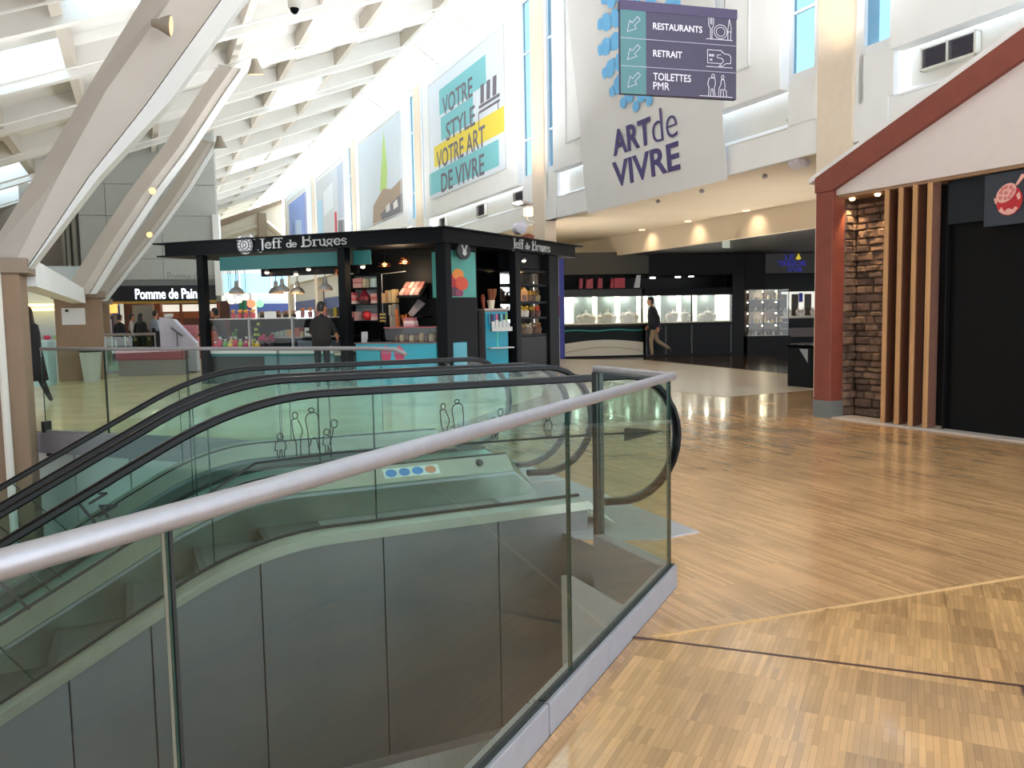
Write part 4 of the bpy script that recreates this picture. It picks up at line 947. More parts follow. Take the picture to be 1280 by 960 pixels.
def serif(f, s, x, z, w, h, d0, d1):
    items = []; cx = 0; mbs = [MB()]
    for wd in s:
        sc, ch = wd; 
        if ch == ' ': cx += .28; continue
        items.append((cx, sc, ch)); cx += SER[ch][0]*sc
    kx = w/cx
    mb = None; last = None
    for c0, sc, ch in items:
        if last is None or c0-last > .2: mb = MB(); mbs.append(mb)
        last = c0+SER[ch][0]*sc
        for pts, t in SER[ch][1]:
            mb.line(f, [(x+(c0+p*sc)*kx, z+q*sc*h) for p, q in pts], d0, d1, t*sc*(kx+h)/2)
    for q in mbs[1:]: q.build('lettering', silver, kk)
NAME = [(1, c) for c in 'Jeff']+[(1, ' ')]+[(.72, c) for c in 'de']+[(1, ' '), (1.15, 'B')]+[(1, c) for c in 'ruges']
serif(KL, NAME, -4.22, 2.865, 2.12, .20, 0, .02)
serif(KR, NAME, 2.62, 2.86, 1.75, .20, 0, .02)
# round emblem standing above the fascia
EC = (-4.55, 2.955)
m = MB(); m.poly(KL, oval(EC[0], EC[1], .19, .19, 24)[:-1], .02, .045); em = m.build('emblem', silver, kk)
m = MB(); m.line(KL, oval(EC[0], EC[1], .105, .105, 18), .045, .05, .02); m.line(KL, oval(EC[0], EC[1], .175, .175, 24), .045, .05, .012)
for k in range(14):
    a = 360*k/14; p = [(EC[0]+r*math.cos(R(a)), EC[1]+r*math.sin(R(a))) for r in (.125, .155)]
    m.line(KL, p, .045, .05, .018)
m.line(KL, [(EC[0]-.035, EC[1]+.06), (EC[0]-.035, EC[1]-.06)], .045, .05, .02); m.line(KL, arc(EC[0]-.03, EC[1]+.0, .07, .06, 90, -90), .045, .05, .02)
m.build('emblem_marks', mat('emblem dark', '39424a', .5), em)
m = MB(); m.poly(KL, [(EC[0]-.2, EC[1]+.1), (EC[0]-.1, EC[1]+.17), (EC[0]-.14, EC[1]+.2), (EC[0]-.25, EC[1]+.12)], .0, .02); m.poly(KL, [(EC[0]+.1, EC[1]+.17), (EC[0]+.22, EC[1]+.1), (EC[0]+.26, EC[1]+.13), (EC[0]+.12, EC[1]+.22)], .0, .02); m.build('emblem_wing', mat('white wing', 'f2f2f4', .5), kk)
# macaron picture
MV = lambda px: .37+(px-559)*.0284
MZ = lambda y: 2.70-(y-313)*.0160
KP = lambda p, d, q: K(.199-d, p, q)
pic = tag(MB().poly(KP, [(.36, 1.76), (1.43, 1.77), (1.43, 2.69), (.36, 2.70)], 0, .02).build('macaron_picture', mat('picture teal', '4fa79f', .5, noise=.25, scale=1.2)), 'teal picture of red and orange macarons on the kiosk side', 'picture')
for nm, x, y, r_, c, d in (('macaron_print', 566, 352, 9, 'b5253f', .0), ('macaron_print', 573, 343, 7, 'e58b3c', .004), ('macaron_print', 567, 367, 8, '4d1f38', .004), ('macaron_print', 577, 354, 8.5, 'd84a2a', .008), ('macaron_print', 574, 366, 5, '8a2a5a', .006)):
    pts = [(max(.37, MV(x)+r_*.0284*math.cos(R(a))), max(1.78, MZ(y)+r_*.0165*math.sin(R(a)))) for a in range(0, 360, 24)]
    MB().poly(KP, pts, .02+d, .024+d).build(nm, mat('macaron '+c, c, .5), pic)
# projecting round sign
rsg = thing('round_sign', 'small dark round sign with silver figure under the kiosk roof corner', 'sign', K(.0, .75, 2.5))
m = MB(); m.poly(KR, oval(.75, 2.68, .24, .17, 20)[:-1], -.06, -.02); m.build('disc', mat('disc dark', '20262b', .5), rsg)
m = MB(); m.poly(KR, [(.68, 2.62), (.75, 2.58), (.82, 2.62), (.8, 2.70), (.86, 2.80), (.82, 2.80), (.76, 2.71), (.72, 2.72), (.68, 2.80), (.64, 2.79), (.70, 2.70)], -.02, -.005); m.build('figure', silver, rsg)
# small spotlights on the roof edge
for i, (u, v, z) in enumerate(((4.7, .7, 2.42), (3.95, .7, 2.36), (3.5, .55, 2.44), (2.15, .5, 2.44), (.12, 3.35, 2.62))):
    s = thing('kiosk_spotlight', ['warm bulb spot left of the kiosk lamps', 'warm bulb spot above the third pendant lamp', 'warm bulb spot under the teal header middle', 'warm bulb spot right of the kiosk middle post', 'warm bulb spot over the kiosk right shelves'][i], 'spotlight', K(u, v, z), 'kiosk bulb spots')
    F = fr(K(u, v, z), (1, 0, 0), (0, 1, 0))
    MB().lathe(F, [(.02, .06), (.05, .05), (.06, .0)], 10).build('can', steel, s)
    MB().ball(F(0, 0, 0), .045, 8).build('bulb', mat('kiosk bulb', (1, .78, .5), emit=10), s)
# pendant lamps
def pendant(u, v, z):
    p = thing('pendant_lamp', 'grey domed pendant lamp leftmost over the glass counter', 'lamp', K(u, v, z), 'domed pendant lamps in the kiosk')
    F = fr(K(u, v, z), (1, 0, 0), (0, 1, 0))
    prof = [(.165, 0), (.15, .05), (.11, .1), (.06, .13), (.045, .15), (.04, .25), (.03, .27)]
    MB().lathe(F, prof+[(.02, .26), (.03, .16), (.1, .085), (.14, .04), (.155, .0)], 20, False).build('shade', mat('lamp grey', '9a9c9a', .45, metal=.3), p, smooth=True)
    MB().tube([F(0, 0, .26), F(0, 0, 2.80-z)], .008, 6).build('cable', black, p)
    MB().ball(F(0, 0, .05), .045, 10).build('bulb', mat('pendant bulb', (1, .6, .25), emit=14), p)
    MB().tube([F(.155*math.cos(2*math.pi*k/20), .155*math.sin(2*math.pi*k/20), .0) for k in range(20)], .007, 5, closed=True).build('rim', mat('lit rim', 'd9a05a', .4), p)
    return p
pl = pendant(5.26, .42, 1.97)
for (u, v, z, lb) in ((4.93, 1.2, 1.98, 'grey domed pendant lamp second from left, set further back'), (4.07, .42, 1.98, 'grey domed pendant lamp in the middle with the spot above it'), (4.36, 1.2, 1.96, 'grey domed pendant lamp fourth from left with a dark thick stem'), (3.0, .42, 1.98, 'rightmost grey domed pendant lamp beside the kiosk middle post')):
    dup(pl, K(u, v, z)-K(5.26, .42, 1.97), lb)
gp0 = None
for i, (u, v, z) in enumerate(GLOBES):
    g_ = thing('globe_lamp', ['rightmost', 'second from left', 'third from left', 'leftmost'][i]+' of four small glowing globe lamps behind the first pendant lamp', 'lamp', K(u, v, z), 'glowing globe lamps')
    MB().ball(K(u, v, z), .085, 12).build('globe', mat('globe glow', (1, .8, .5), emit=1.3), g_, smooth=True); MB().tube([K(u, v, z+.08), K(u, v, 2.80)], .006, 5).build('cable', black, g_)
copper = thing('copper_shade', 'small copper globe shade hanging near the kiosk middle post', 'lamp', K(2.75, .6, 2.3))
MB().ball(K(2.75, .6, 2.38), .13, 14).build('shade', mat('copper', '8a4a2c', .3, metal=.8), copper, smooth=True)
MB().tube([K(2.75, .6, 2.5), K(2.75, .6, 2.8)], .008, 6).build('cable', black, copper)
# warm ring fittings over the back shelves
for i, (u, v, z) in enumerate(((2.0, 1.0, 2.47), (1.45, .9, 2.5))):
    F = fr(K(u, v, z), (1, 0, 0), (0, 1, 0))
    r_ = thing('ring_lamp', ['dim copper ring lamp left over the box shelves', 'brighter copper ring lamp over the tray shelf'][i], 'lamp', K(u, v, z), 'copper ring lamps')
    for q in range(2 + i): MB().tube([F((.13-.02*q)*math.cos(2*math.pi*k/16), (.13-.02*q)*math.sin(2*math.pi*k/16), .05*q) for k in range(16)], .012, 5, closed=True).build('ring', MATS['copper'], r_)
    MB().ball(F(0, 0, .03), .05, 8).build('bulb', mat('ring bulb', (1, .55, .2), emit=4+8*i), r_)
    MB().tube([F(0, 0, .06), F(0, 0, 2.8-z)], .008, 6).build('cable', black, r_)
lamp('POINT', 'kiosk_glow', K(4.2, .9, 1.85), 14, (1, .75, .45), .15)
lamp('POINT', 'kiosk_glow', K(1.5, .75, 2.3), 16, (1, .75, .48), .12)
lamp('POINT', 'kiosk_glow', K(.5, 3.8, 2.35), 6, (1, .7, .4), .1)

# glass counter on the left
gcn = thing('glass_counter', 'long glazed sweets counter with white worktop at the kiosk front', 'counter', K(4.3, .5, 0))
cwhite = mat('counter white', 'd7d8da', .4)
MB().box(K, 2.7, 5.98, .2, .95, .66, .78).build('worktop', cwhite, gcn, bevel=.006)
MB().box(K, 4.45, 5.98, .24, .9, 0, .60).build('front_panel', mat('counter black', '12181b', .4), gcn); MB().box(K, 2.7, 4.44, .24, .9, 0, .60).build('front_panel', mat('counter blue grey', '5d7f8c', .35), gcn)
MB().box(K, 2.7, 5.98, .22, .25, .60, .66).build('teal_strip', tealp, gcn)
for u in (2.78, 3.68, 4.78, 5.92):
    MB().box(K, u-.022, u+.022, .21, .25, .78, 1.45).build('post', steel, gcn)
for a, b in ((2.8, 3.66), (3.7, 4.76), (4.8, 5.9)):
    MB().box(K, a, b, .222, .232, .80, 1.40).build('glass_pane', caseglass, gcn)
    MB().box(K, a, b, .22, .95, 1.405, 1.425).build('top_shelf', cwhite, gcn)
MB().box(K, 2.75, 5.95, .9, .95, .78, 1.4).build('back_panel', mat('counter back', '121b1b', .6, spec=.2), gcn)
random.seed(21)
pal = ['c2334f', 'd97a2e', 'e3c043', '4f8f4a', 'b8285a', '8ab04e', 'e46a3a', '7a2438']
def sweetmat(c): return mat('sweet '+c, c, .45)
# colourful sweet bags in the case
bagl = [('red', 'c2334f'), ('orange', 'd97a2e'), ('yellow', 'e3c043'), ('green', '4f8f4a'), ('magenta', 'b8285a'), ('lime', '8ab04e')]
pos = ['far left end', 'left end', 'left third', 'left middle', 'middle', 'right middle', 'right end']
def bagproto(cname, c, loc, w, h, lab, grp):
    b = thing('sweet_bag', lab, 'sweets', loc, grp)
    F = fr(loc, (1, 0, 0), (0, 1, 0))
    MB().lathe(lambda x, y, z: F(x*w, y*w, z*h), [(.35, 0), (.5, .15), (.5, .5), (.3, .72), (.14, .8)], 8).build('pouch', sweetmat(c), b, smooth=True)
    MB().lathe(lambda x, y, z: F(x*w, y*w, z*h), [(.14, .8), (.3, 1.0), (.26, 1.0), (.1, .82)], 8).build('gathered_top', mat('clear wrap', 'dfe6e4', .2), b)
    return b
k = 0
for i in range(16):
    u = 5.82-.065*i*(2.2/1.05)/2.0
    cn, c = bagl[(i*5+i//3) % 6]
    bagproto(cn, c, K(u, .34+.1*(i % 2), .785), .13, .14+.05*((i*7) % 3), '%s sweet bag in the glass counter, %s from the left end of its row' % (cn, ORD[i]), 'sweet bags in the counter row')
# taller arrangements inside the case
def plantlike(loc, c1, c2, lab, h):
    b = thing('sweet_bouquet', lab, 'sweets', loc, None); F = fr(loc, (1, 0, 0), (0, 1, 0))
    MB().lathe(F, [(.05, 0), (.07, .1), (.075, .14)], 10).build('pot', sweetmat(c2), b)
    m = MB()
    for q in range(7): a = q*2.4; m.ball(F(.055*math.cos(a), .055*math.sin(a), .16+(h-.2)*(q % 4)/3), .042, 6)
    m.build('sweets', sweetmat(c1), b); return b
plantlike(K(5.55, .6, .785), '4f8f4a', 'd97a2e', 'green and orange sweet bouquet at the left end of the glass counter', .42)
plantlike(K(4.95, .6, .785), 'a8c04a', '2b2b2b', 'tall lime sweet bouquet beside the second counter post', .55)
plantlike(K(4.72, .5, .785), 'b8285a', '3a1a28', 'magenta sweet bouquet just right of the second counter post', .3)
plantlike(K(4.5, .5, .785), 'a01e4c', '3a1a28', 'deep magenta sweet bouquet further right of the second counter post', .3)
for i, u in enumerate((4.62, 4.5, 4.38, 4.26)):
    b = MB(); b.box(K, u-.05, u+.05, .7, .74, 1.0, 1.1+.02*i); tag(b.build('tablet_box', mat('pale tablet', '9aa5a0', .5), bevel=.004), 'pale chocolate tablet on the inner shelf, %s of the slanted row' % ORD[i], 'chocolate', 'pale tablets in the slanted row')
MB().box(K, 3.72, 4.74, .55, .9, .98, 1.0).build('inner_shelf', steel, gcn)
MB().box(K, 2.82, 3.64, .45, .9, 1.0, 1.02).build('inner_shelf', steel, gcn)
for i, (u, c, w, h) in enumerate(((4.1, 'b08a5a', .14, .16), (3.92, 'a84a3a', .16, .2), (3.78, 'c0a070', .1, .12))):
    b = MB(); b.box(K, u-w/2, u+w/2, .6, .75, 1.002, 1.002+h); tag(b.build('praline_box', mat('praline '+c, c, .5), bevel=.005), ['tan praline box on the middle counter shelf', 'red brown praline box on the middle counter shelf', 'small sand praline box beside the third counter post'][i], 'box', 'praline boxes')
pcard = tag(MB().box(K, 3.36, 3.62, .5, .52, 1.022, 1.2).build('price_card', mat('card white', 'e1e2de', .6)), 'white price card standing in the right glass counter bay', 'card')
MB().box(lambda x, y, z: K(x, .499+y, z), 3.40, 3.58, -.002, 0, 1.09, 1.13).build('card_print', ink, pcard)
tag(MB().box(K, 3.16, 3.32, .5, .6, 1.022, 1.27).build('cream_box', mat('cream box', 'e8e4c8', .5), bevel=.004), 'tall cream box beside the white price card', 'box')
tag(MB().box(K, 2.85, 3.64, .3, .7, .785, .93).build('lower_tray', mat('tray slate', '4a5560', .4), bevel=.01), 'slate grey tray low in the right glass counter bay', 'tray')
# pots along the top of the counter
def pot(u, v, c1, c2, lab, grp, h=.1, n=6, name='lollipop_pot'):
    z = 1.426; b = thing(name, lab, 'pot', K(u, v, z), grp); F = fr(K(u, v, z), (1, 0, 0), (0, 1, 0))
    MB().lathe(F, [(.04, 0), (.05, h), (.045, h), (.036, .01)], 10).build('pot', mat('pot '+c2, c2, .5), b)
    m = MB()
    for q in range(n): a = q*2.4; r_ = .035*(q % 3)/2+.008; m.ball(F(r_*math.cos(a), r_*math.sin(a), h+.02+.02*(q % 3)), .024, 6)
    m.build('sweets', sweetmat(c1), b)
for i in range(7): pot(5.38-.085*i, .42+.12*(i % 2), ('f0b050', 'ee7a5a', 'f2c060', 'e88a9a')[i % 4], 'c95a6a', 'pink pot of orange and yellow lollipops, %s from left' % ORD[i], 'lollipop pots at the left', .11)
for i in range(10): pot(4.62-.1*i, .42+.15*(i % 2), ('8a6a52', '6a4a3a', 'a8836a')[i % 3], '2a2422', 'dark pot of brown chocolates, %s from left' % ORD[i], 'dark chocolate pots in the middle', .07, 6, 'chocolate_pot')
for i in range(7): pot(3.58-.09*i, .42+.12*(i % 2), ('d98a5a', 'e0a070')[i % 2], '9a6a72', 'mauve pot of peach sweets, %s from left' % ORD[i], 'mauve sweet pots at the right', .12)
for i in range(4): tag(MB().box(K, 2.98-.09*i, 3.05-.09*i, .7, .76, 1.426, 1.62).build('striped_box', mat('yellow box', 'b8a83a', .5) if i % 2 == 0 else mat('dark box', '23231f', .5), bevel=.003), '%s upright box behind the customer, %s from left' % ('yellow' if i % 2 == 0 else 'black', ORD[i]), 'box', 'upright boxes on the counter')
tag(MB().box(K, 4.15, 4.45, .3, .31, 1.426, 1.56).build('price_card', MATS['card white']), 'pale price card in front of the brown chocolate pots', 'card')

# turquoise counter
tc_ = thing('turquoise_counter', 'low turquoise counter with two pink cupcakes on its front', 'counter', K(1.2, .4, 0))
turq = mat('turquoise', '2fa3bf', .4)
MB().box(K, .30, 2.12, .16, .8, 0, .86).build('body', turq, tc_, bevel=.006)
MB().box(K, .28, 2.14, .14, .82, .86, .885).build('worktop', mat('worktop mauve', '7a6a72', .4), tc_)
pk = mat('cupcake pink', 'c75a78', .5)
KC = lambda p, d, q: K(-p, .159-d, q)
for x in (-1.42, -1.12):
    m = MB(); m.poly(KC, [(x-.085, .5), (x+.085, .5), (x+.12, .66), (x-.12, .66)], 0, .004); m.build('cupcake_print', mat('cupcake rose', 'b8466a', .5), tc_)
    m = MB(); m.poly(KC, [(x-.125, .67), (x+.125, .67), (x+.1, .74), (x+.04, .79), (x+.02, .82), (x-.02, .82), (x-.04, .79), (x-.1, .74)], 0, .004); m.build('cupcake_print', pk, tc_)
tag(MB().box(K, .08, .28, .36, .88, 0, .86).build('turquoise_cabinet', turq, bevel=.006), 'narrow turquoise cabinet on the right side of the kiosk corner post', 'cabinet')
gb = thing('glass_case', 'small glass case with mauve rim on the turquoise counter', 'case', K(1, .5, .886))
for (u0, u1, v0, v1) in ((.34, 1.46, .2, .21), (.34, 1.46, .74, .75), (.34, .35, .21, .74), (1.45, 1.46, .21, .74)): MB().box(K, u0, u1, v0, v1, .886, 1.17).build('glass_pane', caseglass, gb)
MB().box(K, .32, 1.48, .18, .77, 1.17, 1.19).build('top', mat('case rim rose', 'a85a66', .4), gb)
for i in range(9):
    u = 1.36-.11*i; c = ('6a4a36', 'b59a78', '54382c', 'c9b294')[i % 4]
    tag(MB().lathe(lambda x, y, z: K(u+x, .45+y, .887+z), [(.045, 0), (.055, .06), (.05, .12+.02*(i % 3)), (.02, .14+.02*(i % 3))], 8).build('praline_pile', mat('praline pile '+c, c, .5)), '%s praline pile in the small glass case, %s from left' % ('pale' if i % 2 else 'dark', ORD[i]), 'chocolate', 'praline piles in the small case')
# shelves with boxes at the back
shu = thing('shelf_unit', 'black back shelf unit holding pink and red gift boxes', 'shelf', K(2.6, 1.2, 0))
for z in (1.0, 1.33, 1.69, 2.03, 2.32): MB().box(K, 2.18, 3.02, .98, 1.37, z-.03, z).build('shelf', kioskblack, shu)
for u in (2.16, 3.02): MB().box(K, u, u+.03, .98, 1.37, 0, 2.34).build('side_panel', kioskblack, shu)
MB().box(K, 2.2, 3.0, 1.35, 1.37, 1.34, 2.3).build('mirror_back', mat('pale shelf back', '8f9a98', .4), shu)
UU = lambda px: 2.95-(px-438)*.0186
ZZ = lambda y: 1.33+(400-y)*.0176
def giftbox(px0, px1, y0, y1, c, lab, grp=None, v=1.06, name='gift_box', dep=.14, rib=None, z=None):
    u0, u1 = UU(px1), UU(px0); z0, z1 = ZZ(y1), ZZ(y0)
    if z is not None: z1 = z+(z1-z0); z0 = z
    m = MB(); m.box(K, u0+.004, u1-.004, v, v+dep, z0, z1)
    if rib:
        b = thing(name, lab, 'box', K((u0+u1)/2, v+dep/2, z0), grp); m.build('carton', mat('box '+c, c, .5), b, bevel=.004)
        MB().box(K, (u0+u1)/2-.012, (u0+u1)/2+.012, v-.003, v+dep+.003, z0, z1+.003).build('ribbon', mat('ribbon '+rib, rib, .4), b)
        return b
    return tag(m.build(name, mat('box '+c, c, .5), bevel=.004), lab, 'box', grp)
giftbox(444, 456, 347, 352.5, 'cf8d88', 'upper pink box of the pair on the top back shelf', z=2.14); giftbox(444, 456, 353, 358.5, 'd9a49a', 'lower pink box of the pair on the top back shelf', z=2.031)
giftbox(457, 461, 347, 358, 'c9b99a', 'sand book-shaped box on the top back shelf', z=2.031); giftbox(461.5, 465, 347, 358, 'a39a86', 'grey tan book-shaped box on the top back shelf', z=2.031)
giftbox(467, 477, 347, 358, 'b4cfc6', 'pale green box on the top back shelf', rib='dfeee8', z=2.031)
for i in range(4): giftbox(437.5, 448.5-i*1.2, 375-i*3.6, 378.4-i*3.6, ('d9c4ba', 'cf5a58', 'd98c84', 'c84a50')[i], '%s flat box, %s in the left stack of the middle back shelf' % (('cream', 'red', 'salmon', 'dark red')[i], ('lowest', 'second', 'third', 'topmost')[i]), z=1.691+.062*i)
for i in range(3): giftbox(467, 477-i*.6, 373-i*4, 377-i*4, ('e0b9ae', 'cf6f6a', 'dd9d94')[i], '%s flat box, %s in the right stack of the middle back shelf' % (('cream pink', 'red', 'salmon')[i], ('lowest', 'middle', 'topmost')[i]), z=1.691+.071*i)
hb = thing('gift_basket', 'dark red wrapped gift basket on the middle back shelf', 'basket', K(UU(457), 1.1, 1.691))
F = fr(K(UU(457), 1.12, 1.691), (1, 0, 0), (0, 1, 0))
MB().lathe(F, [(.12, 0), (.14, .08), (.13, .08), (.11, .01)], 12).build('basket', mat('wicker dark', '3a2420', .8), hb); MB().lathe(F, [(.13, .08), (.12, .15), (.05, .26), (.06, .3)], 10).build('wrap', mat('wrap red', '7a2030', .3), hb)
giftbox(438, 450, 385, 396, 'd8a8a4', 'pink striped box on the lower back shelf', rib='a83a48', z=1.331); giftbox(450.5, 455, 382, 392, 'dad6d0', 'white carton behind the red ball on the lower back shelf', v=1.2, z=1.331)
rb = tag(MB().ball(K(UU(460.5), 1.1, 1.331+.105), .105, 14).build('red_ball_box', mat('red ball', 'd22f35', .35), smooth=True), 'round shiny red gift box on the lower back shelf', 'box')
for i in range(2): giftbox(466.5, 478, 394-i*4, 398-i*4, ('ddb0a8', 'd07a84')[i], ('pale', 'rose')[i]+' flat box right of the round red box, '+('lower one', 'upper one')[i], z=1.331+.071*i)
# second bay: bags, rolls, tray, basket
sh2 = thing('display_stand', 'black stepped display stand beside the back shelves with basket and tray', 'stand', K(1.5, 1.2, 0))
MB().box(K, .98, 2.12, .98, 1.36, .0, 1.15).build('plinth', black, sh2)
MB().box(K, 1.96, 2.14, 1.0, 1.36, 1.15, 1.69).build('step', black, sh2)
MB().tube([K(2.07, .99, 1.15), K(2.07, .99, 2.3), K(1.5, .99, 2.34)], .012, 6).build('frame_bar', steel, sh2)
giftbox(481, 486, 366, 378, 'c89a6a', 'tan paper bag at the left on the stand step', z=1.691); giftbox(486, 490.5, 362, 377, 'b88a58', 'brown paper bag at the right on the stand step', z=1.691)
dotb = giftbox(482, 490.5, 384, 397, '1d1c1a', 'black box dotted with yellow on the display stand', v=.96, z=1.26)
for i in range(4):
    for j in range(3): MB().box(K, UU(489-i*2)-.012, UU(489-i*2)+.012, .957, .960, 1.30+.07*j, 1.33+.07*j).build('dot', mat('dot yellow', 'd8b85a', .5), dotb)
tag(MB().box(K, 1.96, 2.12, .952, .998, 1.2, 1.258).build('bracket_ledge', black), 'small black ledge under the yellow dotted box', 'ledge')
for i, (p0, p1, y0, y1, c) in enumerate(((492, 496, 361, 376, 'a8906a'), (496.5, 501, 360, 376, 'b59a6a'), (492, 496, 377, 390, '8f8a7a'), (496.5, 501, 377, 391, '7f7c70'), (493, 497, 391, 406, 'a3988a'), (497.5, 502, 391, 406, '9a8c80'))):
    giftbox(p0, p1, y0, y1, c, ('left', 'right')[i % 2]+' '+('sand', 'tan', 'sage', 'olive', 'stone', 'taupe')[i]+' tall carton in the '+('top', 'middle', 'bottom')[i//2]+' row of cartons', 'tall cartons by the display stand', v=1.0, z=1.151+.27*(2-i//2))
bk_ = thing('orange_basket', 'wicker basket of orange sticks with orange ribbon in the kiosk', 'basket', K(UU(511), 1.1, 1.15)); F = fr(K(UU(511), 1.1, 1.151), (1, 0, 0), (0, 1, 0))
MB().lathe(F, [(.1, 0), (.13, .1), (.12, .1), (.09, .01)], 12).build('basket', mat('wicker brown', '5a3424', .8), bk_)
for q in range(9): a = q*2.4; MB().tube([F(.05*math.cos(a), .05*math.sin(a), .03), F(.1*math.cos(a), .1*math.sin(a), .26+.02*(q % 3))], .014, 6).build('orange_stick', mat('orange stick', 'd8742a', .5), bk_)
tag(MB().hexa([K(UU(505), 1.0, 1.152), K(UU(501.5), 1.0, 1.152), K(UU(501.5), 1.03, 1.152), K(UU(505), 1.03, 1.152), K(UU(503), 1.0, 1.56), K(UU(500), 1.0, 1.56), K(UU(500), 1.03, 1.56), K(UU(503), 1.03, 1.56)]).build('orange_tube', mat('orange tube', 'c96a2c', .5)), 'leaning orange tube between the cartons and the basket', 'tube')
tag(MB().hexa([K(UU(522), 1.02, 1.4), K(UU(516), 1.02, 1.46), K(UU(516), 1.04, 1.46), K(UU(522), 1.04, 1.4), K(UU(532), 1.2, 1.66), K(UU(523), 1.2, 1.76), K(UU(523), 1.22, 1.76), K(UU(532), 1.22, 1.66)]).build('tilted_card', mat('mauve card', '857d84', .5)), 'tilted mauve grey card board in the kiosk display', 'card')
MB().box(K, UU(534), UU(514), 1.05, 1.36, 1.37, 1.4).build('card_ledge', black, sh2)
ty = thing('tilted_tray', 'tilted black tray of pink boxes high in the kiosk', 'tray', K(1.45, 1.1, 1.8))
TF = lambda x, y, z: K(x, 1.0+.3*y-.0*z, 1.82+y*.28+z)
MB().box(TF, UU(533), UU(503), 0, 1, -.03, 0).build('tray', black, ty); MB().box(K, UU(530), UU(506), 1.3, 1.37, 1.75, 1.95).build('bracket', black, ty)
for i in range(4):
    for j in range(2):
        u = UU(508+6.4*i); m = MB(); m.box(lambda x, y, z: TF(x, y, z), u-.05, u+.05, .08+.48*j, .08+.48*j+.38, .001, .05)
        tag(m.build('pink_box', mat('pink tray box %d' % ((i+j) % 3), ('e0a8a0', 'c9847c', 'ecccc4')[(i+j) % 3], .5), bevel=.004), 'pink box on the tilted tray, %s row, %s from left' % (('lower', 'upper')[j], ORD[i]), 'box', 'pink boxes on the tilted tray')
for i in range(3): giftbox(533, 547-i, 405-i*3.5, 408.5-i*3.5, ('c99aa0', 'e6cfc8', 'b86a70')[i], ('lowest mauve', 'middle cream', 'topmost rose')[i]+' flat box on the small glass case', v=.4, z=1.191+.06*i)
# till and terminal in front of the shelf
till = thing('till', 'black till with pale slip on the turquoise counter left end', 'till', K(2.0, .5, .886))
MB().box(K, 1.78, 2.1, .5, .75, .886, .94).build('base', blackgloss, till); MB().hexa([K(1.8, .52, .94), K(2.08, .52, .94), K(2.08, .6, .94), K(1.8, .6, .94), K(1.8, .62, 1.3), K(2.08, .62, 1.3), K(2.08, .66, 1.3), K(1.8, .66, 1.3)]).build('screen', blackgloss, till)
MB().box(K, 2.12, 2.16, .4, .55, .886, 1.1).build('slip', cwhite, till)
# right bay shelves
s3 = thing('side_shelf', 'black open shelves with wrapped sweets on the kiosk right side', 'shelf', K(.4, 3.8, 0))
for z in (2.42, 2.10, 1.70, 1.34, .94): MB().box(K, .12, .58, 3.09, 4.45, z-.05, z).build('shelf', kioskblack, s3)
MB().box(K, .12, .58, 3.09, 4.45, 0, .88).build('base_panel', black, s3)
MB().box(K, .56, .58, 3.09, 4.45, .94, 2.38).build('mirror_back', mat('mirror', 'c9ccca', .08, metal=.9), s3)
VV = lambda px: 3.0+(px-644)*.0372
def wrap(px, z, c1, c2, lab, w=.11, h=.26, grp='wrapped sweets on the side shelves'):
    b = thing('wrapped_sweets', lab, 'sweets', K(.25, VV(px), z), grp); F = fr(K(.25, VV(px), z), (1, 0, 0), (0, 1, 0))
    MB().lathe(F, [(w*.8, 0), (w, h*.5), (w*.6, h*.62)], 8).build('pouch', mat('wrap '+c1, c1, .4), b)
    m = MB()
    for q in range(6): a = q*2.2; m.ball(F(w*.5*math.cos(a), w*.5*math.sin(a), h*(.62+.09*(q % 4))), w*.33, 6)
    m.build('sweets', sweetmat(c2), b)
hx = thing('house_box', 'tan house-shaped gift box on the upper side shelf', 'box', K(.25, VV(655), 1.70))
MB().box(K, .16, .36, VV(651.5), VV(659.5), 1.70, 1.93).build('carton', mat('house tan', 'c98a44', .5), hx, bevel=.005); MB().box(K, .155, .16, VV(653), VV(658), 1.72, 1.84).build('window', mat('house dark', '5a2f1c', .5), hx); m = MB(); m.prism([K(.16, VV(651), 1.93), K(.16, VV(660), 1.93), K(.16, VV(655.5), 2.02)], [K(.36, VV(651), 1.93), K(.36, VV(660), 1.93), K(.36, VV(655.5), 2.02)]); m.build('roof', mat('house roof', 'd9a050', .5), hx)
for i, (px, z, c1, c2) in enumerate(((647.5, 1.70, '5a3a22', 'a8702e'), (664, 1.70, '6a4420', 'd9a02e'), (669, 1.70, '4a2a1a', 'b8842e'), (675, 1.70, '8a7a4a', '6a5230'),
                                     (648, 1.34, '7a6a62', 'a8a060'), (653, 1.34, 'c9c4bc', 'd8b03a'), (660, 1.34, 'd4cec4', 'e0b23a'), (668, 1.34, '3a2420', 'c9a03a'), (675, 1.34, '5a2a20', 'd84a3a'),
                                     (647, .94, '5a4a3a', '8a7a5a'), (652, .94, '3a2a22', '6a5238'), (658, .94, '6a5a4a', 'a08a60'), (664, .94, '8a7a6a', 'd0c8b8'), (670, .94, '4a3428', '7a6448'), (676, .94, '6a4a3a', 'a06a3a'))):
    wrap(px, z, c1, c2, 'wrapped sweets on the %s side shelf, %s from the left' % ({1.70: 'upper', 1.34: 'middle', .94: 'lower'}[z], ORD[i if z == 1.70 else (i-4 if z == 1.34 else i-9)]))
